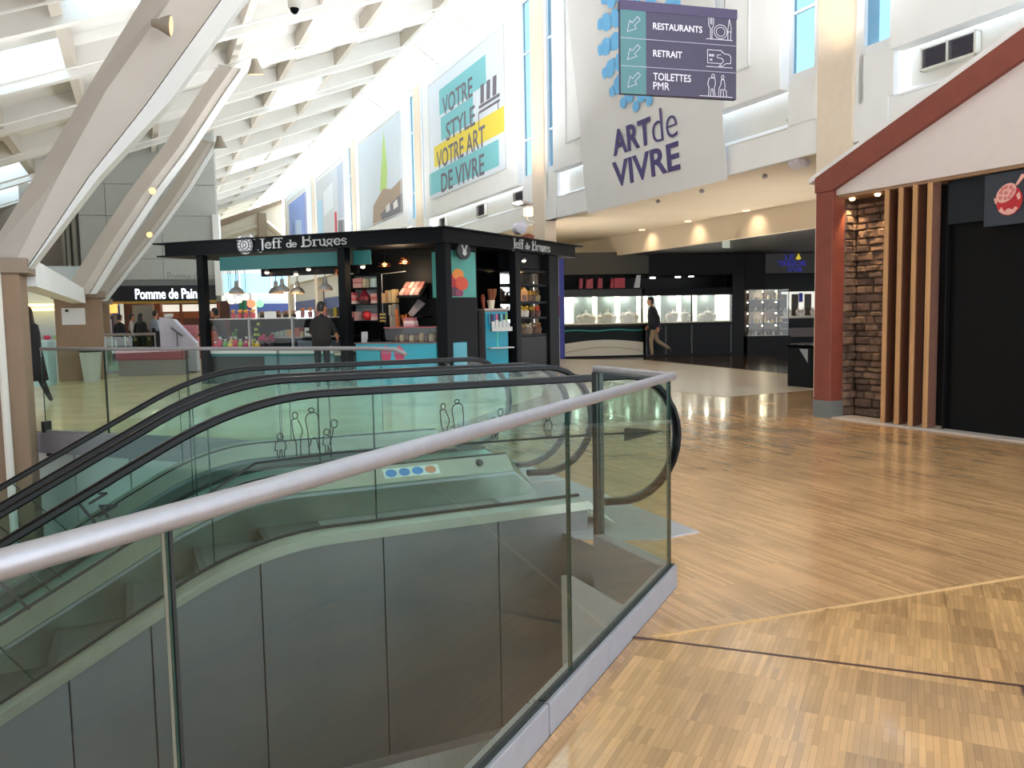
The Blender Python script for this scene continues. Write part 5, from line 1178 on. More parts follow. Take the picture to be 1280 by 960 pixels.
# leaflet stand
ls = thing('leaflet_stand', 'turquoise leaflet stand with white racks at the kiosk right corner', 'stand', (-.32, 17.55, 0))
LS = fr((-.55, 17.45, 0), (.86, .5, 0), (-.5, .86, 0))
MB().box(LS, 0, .56, 0, .3, 0, 1.5).build('body', mat('stand grey', '8d8588', .5), ls, bevel=.006)
MB().box(LS, .0, .55, -.02, .0, .0, 1.46).build('front_panel', turq, ls)
MB().box(LS, -.02, .58, -.03, .32, 1.5, 1.535).build('top', mat('stand top', 'c4b4b0', .5), ls)
MB().box(LS, .08, .58, -.16, -.02, 1.05, 1.07).build('rack', cwhite, ls); MB().box(LS, .08, .58, -.165, -.155, 1.05, 1.14).build('rack', cwhite, ls)
MB().box(LS, .02, .6, -.2, -.02, .68, .71).build('ledge', cwhite, ls, bevel=.005)
MB().box(LS, .26, .3, -.03, -.02, .71, 1.05).build('strip', mat('strip aqua', '58c9c4', .5), ls)
for i in range(8):
    x = .06+.06*i; c = ('3a86a0', '5a2f5a', '2f7fa8', 'd06a8a', '203a58', '8ad0d8', '224a6a', '9ac06a')[i]
    tag(MB().box(LS, x, x+.045, -.05, -.03, 1.19, 1.42).build('leaflet', mat('leaflet '+c, c, .5)), 'upright leaflet in the back row of the stand, %s from left' % ORD[i], 'leaflet', 'leaflets on the turquoise stand')
for i in range(5):
    x = .1+.09*i
    tag(MB().box(LS, x, x+.075, -.12, -.1, 1.0715, 1.26+.03*(i % 2)).build('leaflet', mat('leaflet white', 'dfe2e2', .5)), 'white leaflet in the front rack of the stand, %s from left' % ORD[i], 'leaflet', 'white leaflets in the front rack')
cu = thing('biscuit_cup', 'white cup of brown biscuits on top of the leaflet stand', 'cup', LS(.22, .12, 1.536)); F = fr(LS(.22, .12, 1.536), (1, 0, 0), (0, 1, 0))
MB().lathe(F, [(.06, 0), (.085, .18), (.075, .18), (.05, .01)], 12).build('cup', mat('cup cream', 'e6dcc4', .5), cu)
for q in range(6): a = q*1.05; MB().tube([F(.03*math.cos(a), .03*math.sin(a), .1), F(.06*math.cos(a)+.03, .06*math.sin(a), .32), F(.07*math.cos(a)+.03, .07*math.sin(a), .42)], [.02, .035, .03], 7).build('biscuit', mat('biscuit', '8a4f30', .7), cu)
for i, x in enumerate((.03,)):
    MB().tube([LS(x, .1, 1.536), LS(x-.02, .1, 1.75), LS(x-.02, .1, 1.84)], [.03, .05, .03], 8).build('wrapped_biscuit', mat('biscuit red', '8a3f2a', .6), cu)
# ------------------------------------------------------------------ jewellers at the end of the gallery
jw = thing('jewellery_shop', 'jewellers shop with bright white showcases under a dark fascia', 'shop front', SH(2.7, .5, 0))
fgrey = mat('fascia grey', '4a4944', .6, spec=.2); fdark = mat('fascia dark', '0b0d0f', .5, spec=.15)
MB().box(SH, -.05, 2.72, 0, .1, 2.62, 3.3).build('fascia', fgrey, jw); MB().box(SH, 2.73, 5.88, .0, .1, 2.58, 3.3).build('fascia', fdark, jw)
MB().box(SH, 0, 2.52, .05, .4, 1.92, 2.15).build('showcase_head', mat('head grey', '424748', .6, spec=.15), jw); MB().box(SH, 2.6, 5.5, .05, .4, 1.93, 2.15).build('showcase_head', fdark, jw)
MB().box(SH, -.1, 5.88, 1.5, 1.6, 0, 3.19).build('back_wall', black, jw)
MB().box(SH, 5.46, 5.88, .0, .5, 0, 2.57).build('pier', blackgloss, jw)
lit = mat('lit white panel', (1, .95, .82), emit=.8); cbk = mat('showcase back', '8b9693', .6); cwh = mat('showcase white', 'f2eedd', .5)
for (x0, x1, z0, divs) in ((0, 2.52, 1.09, ((0, .34), (.96, 1.10), (1.68, 1.84), (2.40, 2.52))), (2.62, 5.45, 1.09, ((2.62, 2.74), (3.05, 3.16), (3.72, 3.84), (4.26, 4.36), (5.0, 5.45)))):
    MB().box(SH, x0, x1, .34, .38, z0, 1.92).build('case_back', cbk, jw)
    MB().box(SH, x0, x1, .02, .34, z0-.04, z0).build('case_floor', cwh, jw)
    for (a, b) in divs: MB().box(SH, a, b, .2, .335, z0, 1.92).build('light_pillar', lit, jw)
    MB().box(SH, x0, x1, .02, .03, z0, 1.92).build('glass_pane', clearglass, jw)
    for k in range(int((x1-x0)/.55)):
        lamp('POINT', 'showcase_lamp', SH(x0+.4+.55*k, .15, 1.85), 4.5, (1, .95, .85), .05)
MB().box(SH, 3.86+.24, 3.92+.22, .015, .02, 1.09, 1.92).build('pane_joint', black, jw)
MB().box(SH, -.02, 2.54, -.05, .38, 1.0, 1.05).build('ledge', fgrey, jw); MB().box(SH, 2.6, 5.5, -.02, .38, .98, 1.05).build('ledge', fdark, jw)
MB().box(SH, 0, 2.52, .0, .3, .5, .99).build('lower_panel', mat('counter slate', '162326', .5, spec=.15), jw)
m = MB(); m.tube([SH(2.52*k/16, -.01, .86+.02*math.sin(k*.75)) for k in range(17)], .022, 6); m.build('teal_wave', mat('teal wave', '2f9c9c', .4), jw)
m = MB(); m.poly(lambda p, d, q: SH(p, d, q), [(0, .06), (2.52, .06)]+[(2.52*(1-k/12), .46+.1*math.sin(math.pi*k/12)) for k in range(13)], -.04, .0); m.build('curved_panel', mat('curved panel', 'd2cfc0', .4), jw)
m = MB(); m.tube([SH(2.52*k/12, -.045, .18+.15*math.sin(math.pi*k/12)) for k in range(13)], .012, 5); m.build('curved_line', mat('panel line', 'a9a48f', .5), jw)
MB().box(SH, 0, 5.5, -.01, .3, 0, .06).build('plinth', black, jw)
MB().box(SH, 2.6, 5.45, .0, .04, .06, .98).build('dark_glass', blackgloss, jw)
for x in (2.62, 3.25, 4.1, 5.4): MB().box(SH, x, x+.04, -.01, .0, .06, .98).build('mullion', mat('mullion dark', '1d2021', .4), jw)
# red articles behind the high slot
for i, (a, b, c) in enumerate(((.6, .72, 'b02a44'), (.82, 1.05, 'c23a4a'), (1.2, 1.36, 'b82c42'), (1.62, 1.72, 'c22a48'), (1.74, 2.1, 'c81f3a'), (2.42, 2.5, 'b02a5a'))):
    m = MB(); m.hexa([SH(a, .6, 2.2), SH(b, .6, 2.2), SH(b, .75, 2.2), SH(a, .75, 2.2), SH(a+.03, .6, 2.52-.05*(i % 2)), SH(b-.0, .6, 2.52), SH(b, .75, 2.52), SH(a+.03, .75, 2.52)])
    tag(m.build('red_box', mat('red article %d' % i, c, .4)), 'red article in the high slot above the white showcases, %s from the left' % ORD[i], 'box', 'red articles above the showcases')
tag(MB().box(SH, 0, 2.52, .55, .85, 2.16, 2.199).build('slot_shelf', fdark), 'dark shelf in the high slot above the showcases carrying red articles', 'shelf')
tag(MB().hexa([SH(2.36, .5, 2.2), SH(2.56, .5, 2.2), SH(2.56, .52, 2.2), SH(2.36, .52, 2.2), SH(2.46, .5, 2.6), SH(2.6, .5, 2.6), SH(2.6, .52, 2.6), SH(2.46, .52, 2.6)]).build('slanted_card', mat('white card', 'e6e6e6', .5)), 'white slanted card at the right end of the high slot', 'card')
for i, (x, z) in enumerate(((3.1, 2.5), (3.95, 2.52), (4.4, 2.54))):
    tag(MB().lathe(lambda a, b, c, x=x, z=z: SH(x+a, .9+b, c+z), [(.09, 0), (.1, .03)], 10).build('shop_downlight', mat('cold lamp', (1, 1, .95), emit=6)), 'white downlight inside the jewellers, ' + ('left', 'middle', 'right')[i] + ' of three', 'downlight', 'jewellers downlights')
MB().box(SH, 2.6, 5.5, .6, 1.5, 2.56, 2.6).build('inner_ceiling', fdark, jw)
# jewellery busts
def bust(x, s):
    b = thing('jewellery_bust', 'x', 'bust', SH(x, .17, 1.091), 'white jewellery busts'); b['label'] = 'x'
    F = lambda p, q, z: SH(x+p, .17+q*.55, 1.091+z)
    MB().lathe(lambda p, q, z: F(p, q, z), [(.075, 0), (.085, .02), (.12, .12), (.125, .19), (.09, .235), (.04, .25), (.034, .31), (.038, .33)], 12).build('form', mat('bust white', 'efe6dc', .7), b, smooth=True)
    MB().tube([F(.07*math.cos(a), -.12-.02, .21+.05*math.sin(a)) for a in [math.pi*k/8+math.pi for k in range(9)]], .006, 5).build('necklace', mat('gold', 'caa04a', .3, metal=1), b)
    return b
b0_ = bust(.52, 1); b0_['label'] = 'small white jewellery bust at the left end of the first showcase'
n_ = 1
for x, sc in ((.72, 1.25), (.93, .95), (1.2, 1.0), (1.42, 1.3), (1.60, 1.0), (1.92, 1.0), (2.12, 1.35), (2.31, 1.0), (3.0, 1.0), (3.42, 1.0), (3.58, 1.3), (3.95, 1.2), (4.13, .8), (4.5, .95), (4.7, 1.3), (4.88, .95)):
    n_ += 1
    dup(b0_, SH(x, .17, 1.091)-SH(.52, .17, 1.091), '%s white jewellery bust, %s counted from the left along the showcases' % ('tall' if sc > 1.1 else 'small', ORD[n_-1]), scale=(sc, sc, sc))
# blue pillar and barber-striped post at the left end
tag(MB().box(SH, -.16, .0, -.05, .2, 0, 3.25).build('blue_pillar', mat('royal blue', '1f2f9a', .4), bevel=.01), 'royal blue square pillar at the left end of the jewellers', 'pillar')
ps_ = thing('striped_post', 'cream post with a red band beside the royal blue pillar', 'post', SH(-.3, -.2, 0)); MB().box(SH, -.32, -.2, -.25, -.15, 0, 3.2).build('shaft', mat('post cream', 'd9cdbf', .6), ps_); MB().box(SH, -.325, -.195, -.255, -.145, 1.3, 1.95).build('band', mat('post red', 'b8323a', .5), ps_)
# second jeweller
j2 = None
j2 = thing('corner_shop', 'dark corner jewellers with glass tower cabinet and blue lettered sign', 'shop front', SH(7.5, .5, 0))
MB().box(SH, 6.56, 9.9, .0, .1, 2.58, 3.28).build('sign_board', mat('sign board grey', '3d3b38', .5), j2)
bl_ = mat('blue letters', '2a2fc0', .4, emit=.12)
SHT = lambda p, d, q: SH(p, -d-.001, q)
for w_ in (('LE', 7.2, 3.0, .3, .17), ('TRESOR', 6.95, 2.80, .98, .17), ("D'OR", 7.3, 2.61, .5, .16)):
    m = MB(); m.text(SHT, *w_, 0, .02, bold=.03); m.build('lettering', bl_, j2)
m = MB(); m.poly(SHT, [(7.56, 3.02), (7.66, 3.0), (7.74, 3.03), (7.68, 3.15), (7.655, 3.22), (7.63, 3.15)], 0, .02); m.build('flame_mark', mat('yellow mark', 'e8cf3a', .4, emit=.4), j2)
MB().box(SH, 5.9, 9.9, 1.5, 1.6, 0, 3.19).build('back_wall', black, j2); MB().box(SH, 5.9, 6.55, .0, .1, 2.08, 3.28).build('fascia', fdark, j2)
MB().box(SH, 5.9, 7.35, -.15, .5, 0, .58).build('cabinet_base', blackgloss, j2)
for z in (.6, 1.0, 1.4, 1.75, 2.06): MB().box(SH, 5.95, 7.3, -.1, .45, z-.02, z).build('glass_shelf', mat('shelf edge pale', 'b9c4bd', .15), j2)
for x in (5.95, 6.45, 6.95, 7.29): MB().box(SH, x, x+.02, -.1, -.08, .6, 2.06).build('cabinet_post', darksteel, j2)
for a, b in ((5.97, 6.45), (6.47, 6.95), (6.97, 7.29)): MB().box(SH, a, b, -.1, -.095, .6, 2.06).build('glass_pane', clearglass, j2)
MB().box(SH, 5.95, 7.3, .46, .48, .6, 2.06).build('cabinet_back', mat('cabinet back brown', '3b2c24', .5), j2)
random.seed(9)
for j, z in enumerate((.6, 1.0, 1.4, 1.75)):
    for i in range(9):
        x = 6.03+.14*i+random.uniform(-.03, .03); h = random.uniform(.06, .2); c = ('d8c8a0', 'c9a050', 'e8e0d0', '8a5a3a', 'b8b0a8', '4a6a4a')[(i*3+j) % 6]
        m = MB(); m.lathe(lambda a, b, q, x=x, z=z: SH(x+a, .1+b, z+.001+q), [(.04, 0), (.045, h*.4), (.02, h*.7), (.03, h)], 8)
        tag(m.build('ornament', mat('ornament '+c, c, .3)), 'small ornament on the %s shelf of the glass tower cabinet, %s from left' % (('lowest', 'second', 'third', 'top')[j], ORD[i]), 'ornament', 'ornaments in the glass tower cabinet')
for j, z in enumerate((.9, 1.3, 1.66, 2.0)):
    for x in (6.1, 6.6, 7.05): MB().ball(SH(x, .3, z), .032, 6).build('cabinet_bulb', mat('cabinet bulb', (1, .85, .6), emit=9), j2)
lamp('POINT', 'cabinet_lamp', SH(6.6, .2, 1.9), 8, (1, .85, .6), .1); lamp('POINT', 'cabinet_lamp', SH(6.6, .2, 1.2), 6, (1, .85, .6), .1)
MB().box(SH, 7.35, 9.9, .9, .95, 1.2, 2.0).build('lit_back', mat('lit case', (1, .97, .86), emit=.55), j2)
for x in (7.45, 7.85, 8.3, 8.75): MB().box(SH, x, x+.22, .84, .9, 1.2, 1.92).build('dark_panel', mat('case panel', '4d4438', .5), j2)
MB().box(SH, 8.08, 8.2, .80, .84, 1.65, 1.95).build('blue_tag', mat('blue tag', '3b46b8', .5), j2)
MB().box(SH, 7.32, 9.9, .5, .95, 1.12, 1.2).build('display_shelf', mat('shelf white', 'd9d2c4', .5), j2); MB().box(SH, 7.32, 9.9, .55, .95, .5, .8).build('drawer_front', mat('drawer brown', '4a3428', .4), j2); MB().box(SH, 7.32, 9.9, .5, .95, .02, .3).build('plinth', mat('tan plinth', '6a5a4a', .5), j2)
for i, x in enumerate((7.5, 7.62, 7.95, 8.1, 8.45, 8.55)):
    dup(b0_, SH(x, .6, 1.201)-SH(.52, .17, 1.091), 'white jewellery bust in the corner shop, %s from left' % ORD[i], scale=(.8, .8, .8))
ex = thing('exit_sign', 'small pale exit sign under the dark gallery ceiling', 'sign', (5.46, 20.8, 2.98)); MB().box(fr((5.46, 20.8, 2.98), WN, WM), -.11, .11, -.02, .02, 0, .18).build('box', mat('exit pale', 'a9b5ad', .4, emit=.1), ex); MB().tube([V3(5.46, 20.8, 3.16), V3(5.46, 20.8, 3.2)], .01, 5).build('stem', steel, ex)
fm = MB(); EX = lambda p, d, q: fr((5.46, 20.8, 2.98), (1, 0, 0), (0, 1, 0))(p, -.05-d, q)
# ------------------------------------------------------------------ far shops under the posters, end of the hall
navy = mat('navy fascia', '26356e', .4)
def farshop(t0, t1, lab, doorcol):
    s = thing('far_shop', lab, 'shop front', W((t0+t1)/2, .5, 0))
    MB().box(W, t0, t1, .35, .5, 2.6, 3.79).build('upper_panel', mat('far pale panel', 'c9c4ba', .7), s); MB().box(W, t0, t1, .3, .45, 1.95, 2.6).build('fascia', navy, s)
    MB().box(W, t0, t1, 1.6, 1.7, 0, 3.79).build('back', mat('far interior', '5a5452', .6), s); MB().box(W, t0, t0+(t1-t0)*.3, .4, .45, 0, 1.95).build('shop_panel', doorcol, s); MB().box(W, t0+(t1-t0)*.6, t1, .4, .45, 0, .9).build('counter', mat('far counter', '8b7a66', .5), s)
farshop(19.9, 28.6, 'shop under the second picture poster behind the kiosk', mat('far yellow', 'b9a24a', .5)); farshop(29.8, 38.6, 'shop with navy fascia and red panel seen through the kiosk', mat('far red', 'b04038', .5)); farshop(39.8, 48.5, 'shop with navy fascia nearest the far end seen through the kiosk', mat('far teal', '2f6e68', .5))
es = thing('end_shop', 'long shop with navy fascia closing the far end of the hall', 'shop front', W(61, -6, 0))
MB().box(W, 61.4, 61.9, -14, 2, 2.0, 2.75).build('fascia', navy, es); MB().box(W, 61.6, 61.9, -14, 2, 0, 2.0).build('front', mat('far front', '6f6258', .6), es)
for k in range(6): MB().box(W, 61.3, 61.7, -13.6+2.5*k, -13.2+2.5*k, 0, 3.7).build('column', offwhite, es)
for i, (off, z, r_, c, lb) in enumerate(((-1.2, 2.75, .34, (1, .12, .05), 'glowing red round sign at the far end of the hall'), (-.5, 2.75, .3, (.15, .9, .2), 'glowing green round sign at the far end of the hall'))):
    m = MB(); m.lathe(lambda a, b, c_, off=off, z=z: W(60.8+c_*.1, off+a, z+b), [(r_, 0), (r_, 1)], 14); o = tag(m.build('round_shop_sign', mat('glow %d' % i, c, emit=1.2)), lb, 'sign')
# reddish gable of another cabin above the kiosk roof
fc = thing('far_cabin', 'reddish timber gable rising behind the right end of the kiosk roof', 'shop front', (.4, 21.9, 0))
Fc = fr((0.07, 21.85, 0), (1, 0, 0), (0, 1, 0))
gpts = [(-.46, 2.85), (.58, 2.85), (.58, 3.48), (.43, 3.54), (-.46, 3.2)]
m = MB(); m.prism([Fc(x, 0, z) for x, z in gpts], [Fc(x, .25, z) for x, z in gpts]); m.build('gable', mat('far brick timber', '9a5a42', .7), fc)
MB().box(Fc, -.4, .55, .03, .22, 0, 2.85).build('wall', mat('far cabin wall', '8a7f78', .7), fc)
# ------------------------------------------------------------------ bakery on the left
bk2 = thing('bakery', 'bakery counter with glowing white lettering on a black fascia', 'shop front', LW(-2, .5, 0))
MB().box(LW, -3.68, -.14, -.12, .06, 2.14, 2.68).build('fascia', mat('bakery black', '10141b', .4), bk2)
MB().box(LW, -3.68, -.14, -.1, .06, 2.05, 2.13).build('yellow_strip', mat('bakery yellow', 'b08a2e', .5), bk2)
LT = lambda p, d, q: LW(p, -.121-d, q)
m = MB(); m.text(LT, 'Pomme de Pain', -2.86, 2.2, 2.08, .37, 0, .03, bold=.014); m.build('lettering', mat('glowing white', (.85, .88, 1), emit=1.6), bk2)
m = MB(); m.text(lambda p, d, q: LW(p, -.001-d, q), 'Pomme de Pain', -1.78, 2.83, 1.66, .34, 0, .004); m.build('ghost_lettering', mat('ghost grey', '8f9493', .7), bk2)
MB().box(LW, -3.7, .1, 1.7, 1.8, 0, 2.14).build('back_wall', mat('bakery brown', '4a2c22', .6), bk2)
for d in (-2.35, -2.25, -1.5, -.75, -.2): MB().box(LW, d, d+.09, .4, .5, 0, 2.05).build('post', mat('bakery wood', '8a4526', .5), bk2)
MB().box(LW, -2.2, -.2, .5, .55, 1.5, 1.72).build('menu_band', mat('bakery orange', 'a85a30', .5), bk2); MB().box(LW, -2.1, -.2, .52, .56, 1.75, 2.0).build('menu_light', mat('menu light', (1, .95, .85), emit=.5), bk2)
MB().box(LW, -3.15, -2.45, .6, .65, 1.1, 2.0).build('grey_screen', mat('grey screen', '9a9d98', .5), bk2)
MB().box(LW, -2.3, -.2, .3, .9, 0, 1.0).build('counter', mat('bakery counter', '9a4a34', .5), bk2)
MB().box(LW, -3.82, -3.5, -.3, -.0, 1.72, 2.04).build('orange_lantern', mat('orange lantern', (1, .5, .12), emit=.9), bk2)
rs = thing('roller_banner', 'purple and white upright banner left of the bakery queue', 'banner', LW(-3.7, -.4, 0)); MB().box(LW, -3.95, -3.55, -.42, -.40, 0, 1.62).build('sheet', mat('banner mauve', '5a4458', .6), rs); MB().box(LW, -3.72, -3.62, -.425, -.42, .3, 1.5).build('stripe', mat('banner pale', 'd9d4dc', .6), rs)
lamp('POINT', 'bakery_lamp', LW(-2.6, .9, 1.95), 25, (1, .75, .5), .2)
# walls further left
wfl = MB(); wfl.box(LW, -14, -4.6, .3, .4, 0, 6.3); struct(wfl, 'wall_far_left', mat('brown grey wall', '857b70', .8))
spk = tag(MB().hexa([LW(-6.2, -.1, 2.9), LW(-5.7, -.1, 2.9), LW(-5.6, .2, 2.9), LW(-6.3, .2, 2.9), LW(-6.35, -.3, 3.35), LW(-5.5, -.3, 3.35), LW(-5.4, .2, 3.35), LW(-6.4, .2, 3.35)]).build('wall_speaker', mat('speaker slate', '4a5560', .5)), 'slate grey wall speaker between the two nearer brown pillars', 'speaker')
ic = thing('ice_cream_stand', 'bright stand with glowing ring lamp behind the walking woman', 'stand', (-12.5, 22.5, 0)); IC = fr((-14.2, 22.2, 0), (.97, .25, 0), (-.25, .97, 0))
MB().box(IC, 0, 2.6, .6, .7, 0, 3.0).build('back_panel', mat('stand pale blue', 'a3b4c2', .6), ic); MB().box(IC, .2, 2.4, 0, .5, 0, .95).build('counter', mat('stand counter', 'b9c9d4', .5), ic)
for k in range(8): MB().ball(IC(.35+.26*k, .2, 1.0), .09, 7).build('ice_tub', sweetmat(pal[k]), ic)
for r_, z in ((.62, 1.9), (.5, 1.78)): MB().tube([IC(1.3+r_*math.cos(2*math.pi*k/20), .2+.6*r_*math.sin(2*math.pi*k/20), z) for k in range(20)], .035, 6, closed=True).build('ring_lamp', mat('ring glow', (1, .72, .25), emit=3), ic)
lamp('POINT', 'stand_lamp', IC(1.3, -.4, 2.4), 10, (1, .85, .6), .2)
tag(MB().box(fr((-9.9, 18.2, 0), (.97, .2, 0), (-.2, .97, 0)), -.85, -.4, 0, .5, 0, 1.0).build('pale_counter', mat('aqua counter', '9fbfc0', .4), bevel=.01), 'pale aqua counter block left of the second brown pillar', 'counter')
br_ = thing('back_railing', 'low glass railing with green panes before the bakery', 'railing', (-10.4, 22, 0)); BR = fr((-11.6, 22.0, 0), (.99, -.05, 0), (.05, .99, 0))
MB().tube([BR(0, 0, 1.06), BR(2.1, 0, 1.06)], .035, 8).build('handrail', steel, br_)
for k in range(3): MB().box(BR, .03+.69*k, .69+.69*k, -.01, .01, .1, 1.0).build('glass_pane', tealglass, br_)
for k in range(4): MB().box(BR, .69*k, .69*k+.03, -.02, .02, 0, 1.04).build('post', steel, br_)
MB().box(BR, 0, 2.1, -.03, .03, 0, .1).build('kerb', kerbmetal, br_)
rbn = thing('red_bench', 'long low red bench in front of the low green glass railing', 'bench', (-9.6, 21.2, 0)); RBF = fr((-10.25, 21.3, 0), (.99, -.05, 0), (.05, .99, 0)); MB().box(RBF, .05, 1.75, -.15, .2, 0, .4).build('base', mat('bench base grey', '8f8c88', .6), rbn); MB().box(RBF, 0, 1.8, -.2, .22, .4, .66).build('cushion', mat('bench red', 'a0525c', .6), rbn, bevel=.04)
wbn = thing('white_bin', 'pale round bin at the foot of the second brown pillar', 'bin', (-9.95, 19.3, 0)); F = fr((-9.95, 19.3, 0), (1, 0, 0), (0, 1, 0)); MB().lathe(F, [(.17, 0), (.24, .7), (.24, .74), (.2, .74)], 14).build('bucket', mat('bin pale', 'b9bdb2', .5), wbn, smooth=True); MB().lathe(F, [(.25, .7), (.26, .72), (.25, .76)], 14).build('rim', darksteel, wbn)
# information desk column beside the kiosk
tt = thing('information_desk', 'white slant-topped information desk with a grey tablet arm left of the kiosk', 'desk', (-9.2, 21.8, 0)); TT = fr((-9.32, 21.7, 0), (.97, .22, 0), (-.22, .97, 0))
m = MB(); pr_ = [(0, 0.04), (.9, .04), (.9, .80), (.36, 1.44), (0, 1.5)]; m.prism([TT(x, 0, z) for x, z in pr_], [TT(x, .5, z) for x, z in pr_]); m.build('body', mat('desk lilac white', 'c4c3d2', .4), tt, bevel=.008)
MB().box(TT, .03, .87, .03, .47, 0, .04).build('base', darksteel, tt); MB().box(TT, .42, .44, -.03, -.005, .05, 1.1).build('stem', darksteel, tt)
MB().hexa([TT(.3, -.12, 1.2), TT(.56, -.12, .98), TT(.56, .0, .98), TT(.3, .0, 1.2), TT(.3, -.12, 1.24), TT(.58, -.12, 1.01), TT(.58, .0, 1.01), TT(.3, .0, 1.24)]).build('tablet', mat('tablet dark', '3b4047', .3), tt)
cp_ = tag(MB().lathe(lambda x, y, z: TT(.2+x, .25+y, 1.455+z), [(.06, 0), (.12, .06), (.13, .14), (.11, .14), (.05, .03)], 12).build('bowl', mat('bowl white', 'd9d6d0', .5)), 'pale bowl on top of the white information desk', 'bowl')
tag(MB().box(TT, .4, .85, .7, .9, 0, 1.28).build('rose_screen', mat('panel rose', 'c47a84', .5)), 'rose coloured screen board behind the information desk', 'screen')
tag(MB().box(fr((-9.0, 25.5, 0), (1, 0, 0), (0, 1, 0)), .55, .75, 0, .2, 0, 2.0).build('green_post', mat('green post', '2a7a62', .5)), 'green post behind the left end of the glass counter', 'post')
# ------------------------------------------------------------------ people
skinm = mat('skin', 'c08a6c', .6)
def person(label, loc, face, hgt, J, cols, hair, shortsleeve=False, group=None, coat=None, longhair=False):
    """one continuous skinned body posed by its joints; J holds hands, elbows, knees, feet in (forward, right, up)"""
    root = thing('person', label, 'person', loc, group)
    f = dirv(face); s = Vector((f.y, -f.x, 0)); k = hgt/1.75
    P = lambda a, b, c: Vector(loc)+f*(a*k)+s*(b*k)+Vector((0, 0, c*k))
    lean = J.get('lean', 0)
    def tl(a, b, c): return (a+(c-.95)*lean, b, c)
    pts = {'pelvis': (0, 0, .95), 'waist': tl(0, 0, 1.10), 'chest': tl(.0, 0, 1.30), 'neck': tl(.0, 0, 1.47), 'skull': tl(.02, 0, 1.56)}
    rad = {'pelvis': (.15, .115), 'waist': (.145, .105), 'chest': (.17, .115), 'neck': (.055, .06), 'skull': (.06, .07)}
    ed = [('pelvis', 'waist'), ('waist', 'chest'), ('chest', 'neck'), ('neck', 'skull')]
    for sd, n in ((-1, 'l'), (1, 'r')):
        pts['sh'+n] = tl(0, sd*.17, 1.39); rad['sh'+n] = (.065, .065)
        pts['el'+n] = J['el'+n]; rad['el'+n] = (.047, .047)
        pts['wr'+n] = J['wr'+n]; rad['wr'+n] = (.032, .032)
        pts['hp'+n] = (0, sd*.095, .88); rad['hp'+n] = (.095, .095)
        pts['kn'+n] = J['kn'+n]; rad['kn'+n] = (.065, .065)
        pts['an'+n] = J['an'+n]; rad['an'+n] = (.045, .045)
        pts['to'+n] = J['to'+n]; rad['to'+n] = (.035, .03)
        ed += [('chest', 'sh'+n), ('sh'+n, 'el'+n), ('el'+n, 'wr'+n), ('pelvis', 'hp'+n), ('hp'+n, 'kn'+n), ('kn'+n, 'an'+n), ('an'+n, 'to'+n)]
    names = list(pts); ix = {n: i for i, n in enumerate(names)}
    co = [P(*pts[n]) for n in names]
    me = bpy.data.meshes.new('skinsrc'); me.from_pydata(co, [(ix[a], ix[b]) for a, b in ed], [])
    ob = bpy.data.objects.new('skinsrc', me); COL.objects.link(ob)
    md = ob.modifiers.new('s', 'SKIN'); md.branch_smoothing = .4; md.use_smooth_shade = True
    for i, n in enumerate(names):
        sv = me.skin_vertices[0].data[i]; sv.radius = (rad[n][0]*k, rad[n][1]*k); sv.use_root = (n == 'pelvis')
    ss = ob.modifiers.new('b', 'SUBSURF'); ss.levels = 1
    dg = bpy.context.evaluated_depsgraph_get(); ev = ob.evaluated_get(dg); em = bpy.data.meshes.new_from_object(ev)
    b = MB()
    vs = [v.co.copy() for v in em.vertices]; fs = [tuple(p.vertices) for p in em.polygons]
    lab = {}
    for a, c in ed:
        n = a+c
        if 'neck' == a or c == 'skull': q = 0
        elif 'wr' in c: q = 0 if shortsleeve else 1
        elif a == 'pelvis' or 'kn' in c or ('an' in c and 'kn' in a): q = 2
        elif 'to' in c: q = 3
        else: q = 1
        lab[(a, c)] = q
    b.add(vs, fs)
    ml = []
    for fc_ in fs:
        ctr = sum((vs[i] for i in fc_), Vector())/len(fc_); best = 9; q = 1
        for (a, c), lq in lab.items():
            A, B = co[ix[a]], co[ix[c]]; d = B-A; t = max(0, min(1, (ctr-A).dot(d)/d.length_squared)); r_ = (ctr-A-d*t).length
            r_ -= .5*rad[a][0]*k*(1-t)+.5*rad[c][0]*k*t
            if r_ < best: best = r_; q = lq
        if a and ctr.z < (P(*pts['pelvis']).z+.02*k) and q == 1 and (ctr-P(*pts['pelvis'])).length < .25*k: q = 2
        ml.append(q)
    b.m = ml
    bpy.data.objects.remove(ob); bpy.data.meshes.remove(me); bpy.data.meshes.remove(em)
    # head: skull, jaw, nose, ears
    turn = J.get('turn', 0); hf = dirv(face+turn); hs_ = Vector((hf.y, -hf.x, 0)); hc = P(*tl(.03, 0, 1.63))
    HP = lambda a, c, e: hc+hf*(a*k)+hs_*(c*k)+Vector((0, 0, e*k))
    b.cur = 0
    rings = []
    for e, ra, rc, of in ((-.115, .03, .03, .045), (-.1, .055, .045, .03), (-.06, .078, .062, .012), (-.01, .092, .073, .0), (.045, .095, .076, -.004), (.09, .078, .064, -.008), (.115, .045, .04, -.01), (.122, .01, .01, -.01)):
        rings.append([HP(of+ra*math.cos(2*math.pi*q/14), rc*math.sin(2*math.pi*q/14), e) for q in range(14)])
    b.loft(rings)
    b.tube([HP(.088, 0, .02), HP(.108, 0, -.018), HP(.09, 0, -.03)], [.008*k, .016*k, .012*k], 6)
    for sd in (-1, 1): b.tube([HP(-.01, sd*.072, .02), HP(-.012, sd*.084, .0), HP(-.005, sd*.074, -.03)], [.012*k, .018*k, .01*k], 6)
    for sd in (-1, 1):
        b.cur = 4; b.ball(HP(.082, sd*.032, .015), .010*k, 6)
    b.cur = 5; b.tube([HP(.083, -.022, -.062), HP(.09, 0, -.06), HP(.083, .022, -.062)], .006*k, 5)
    b.cur = 0
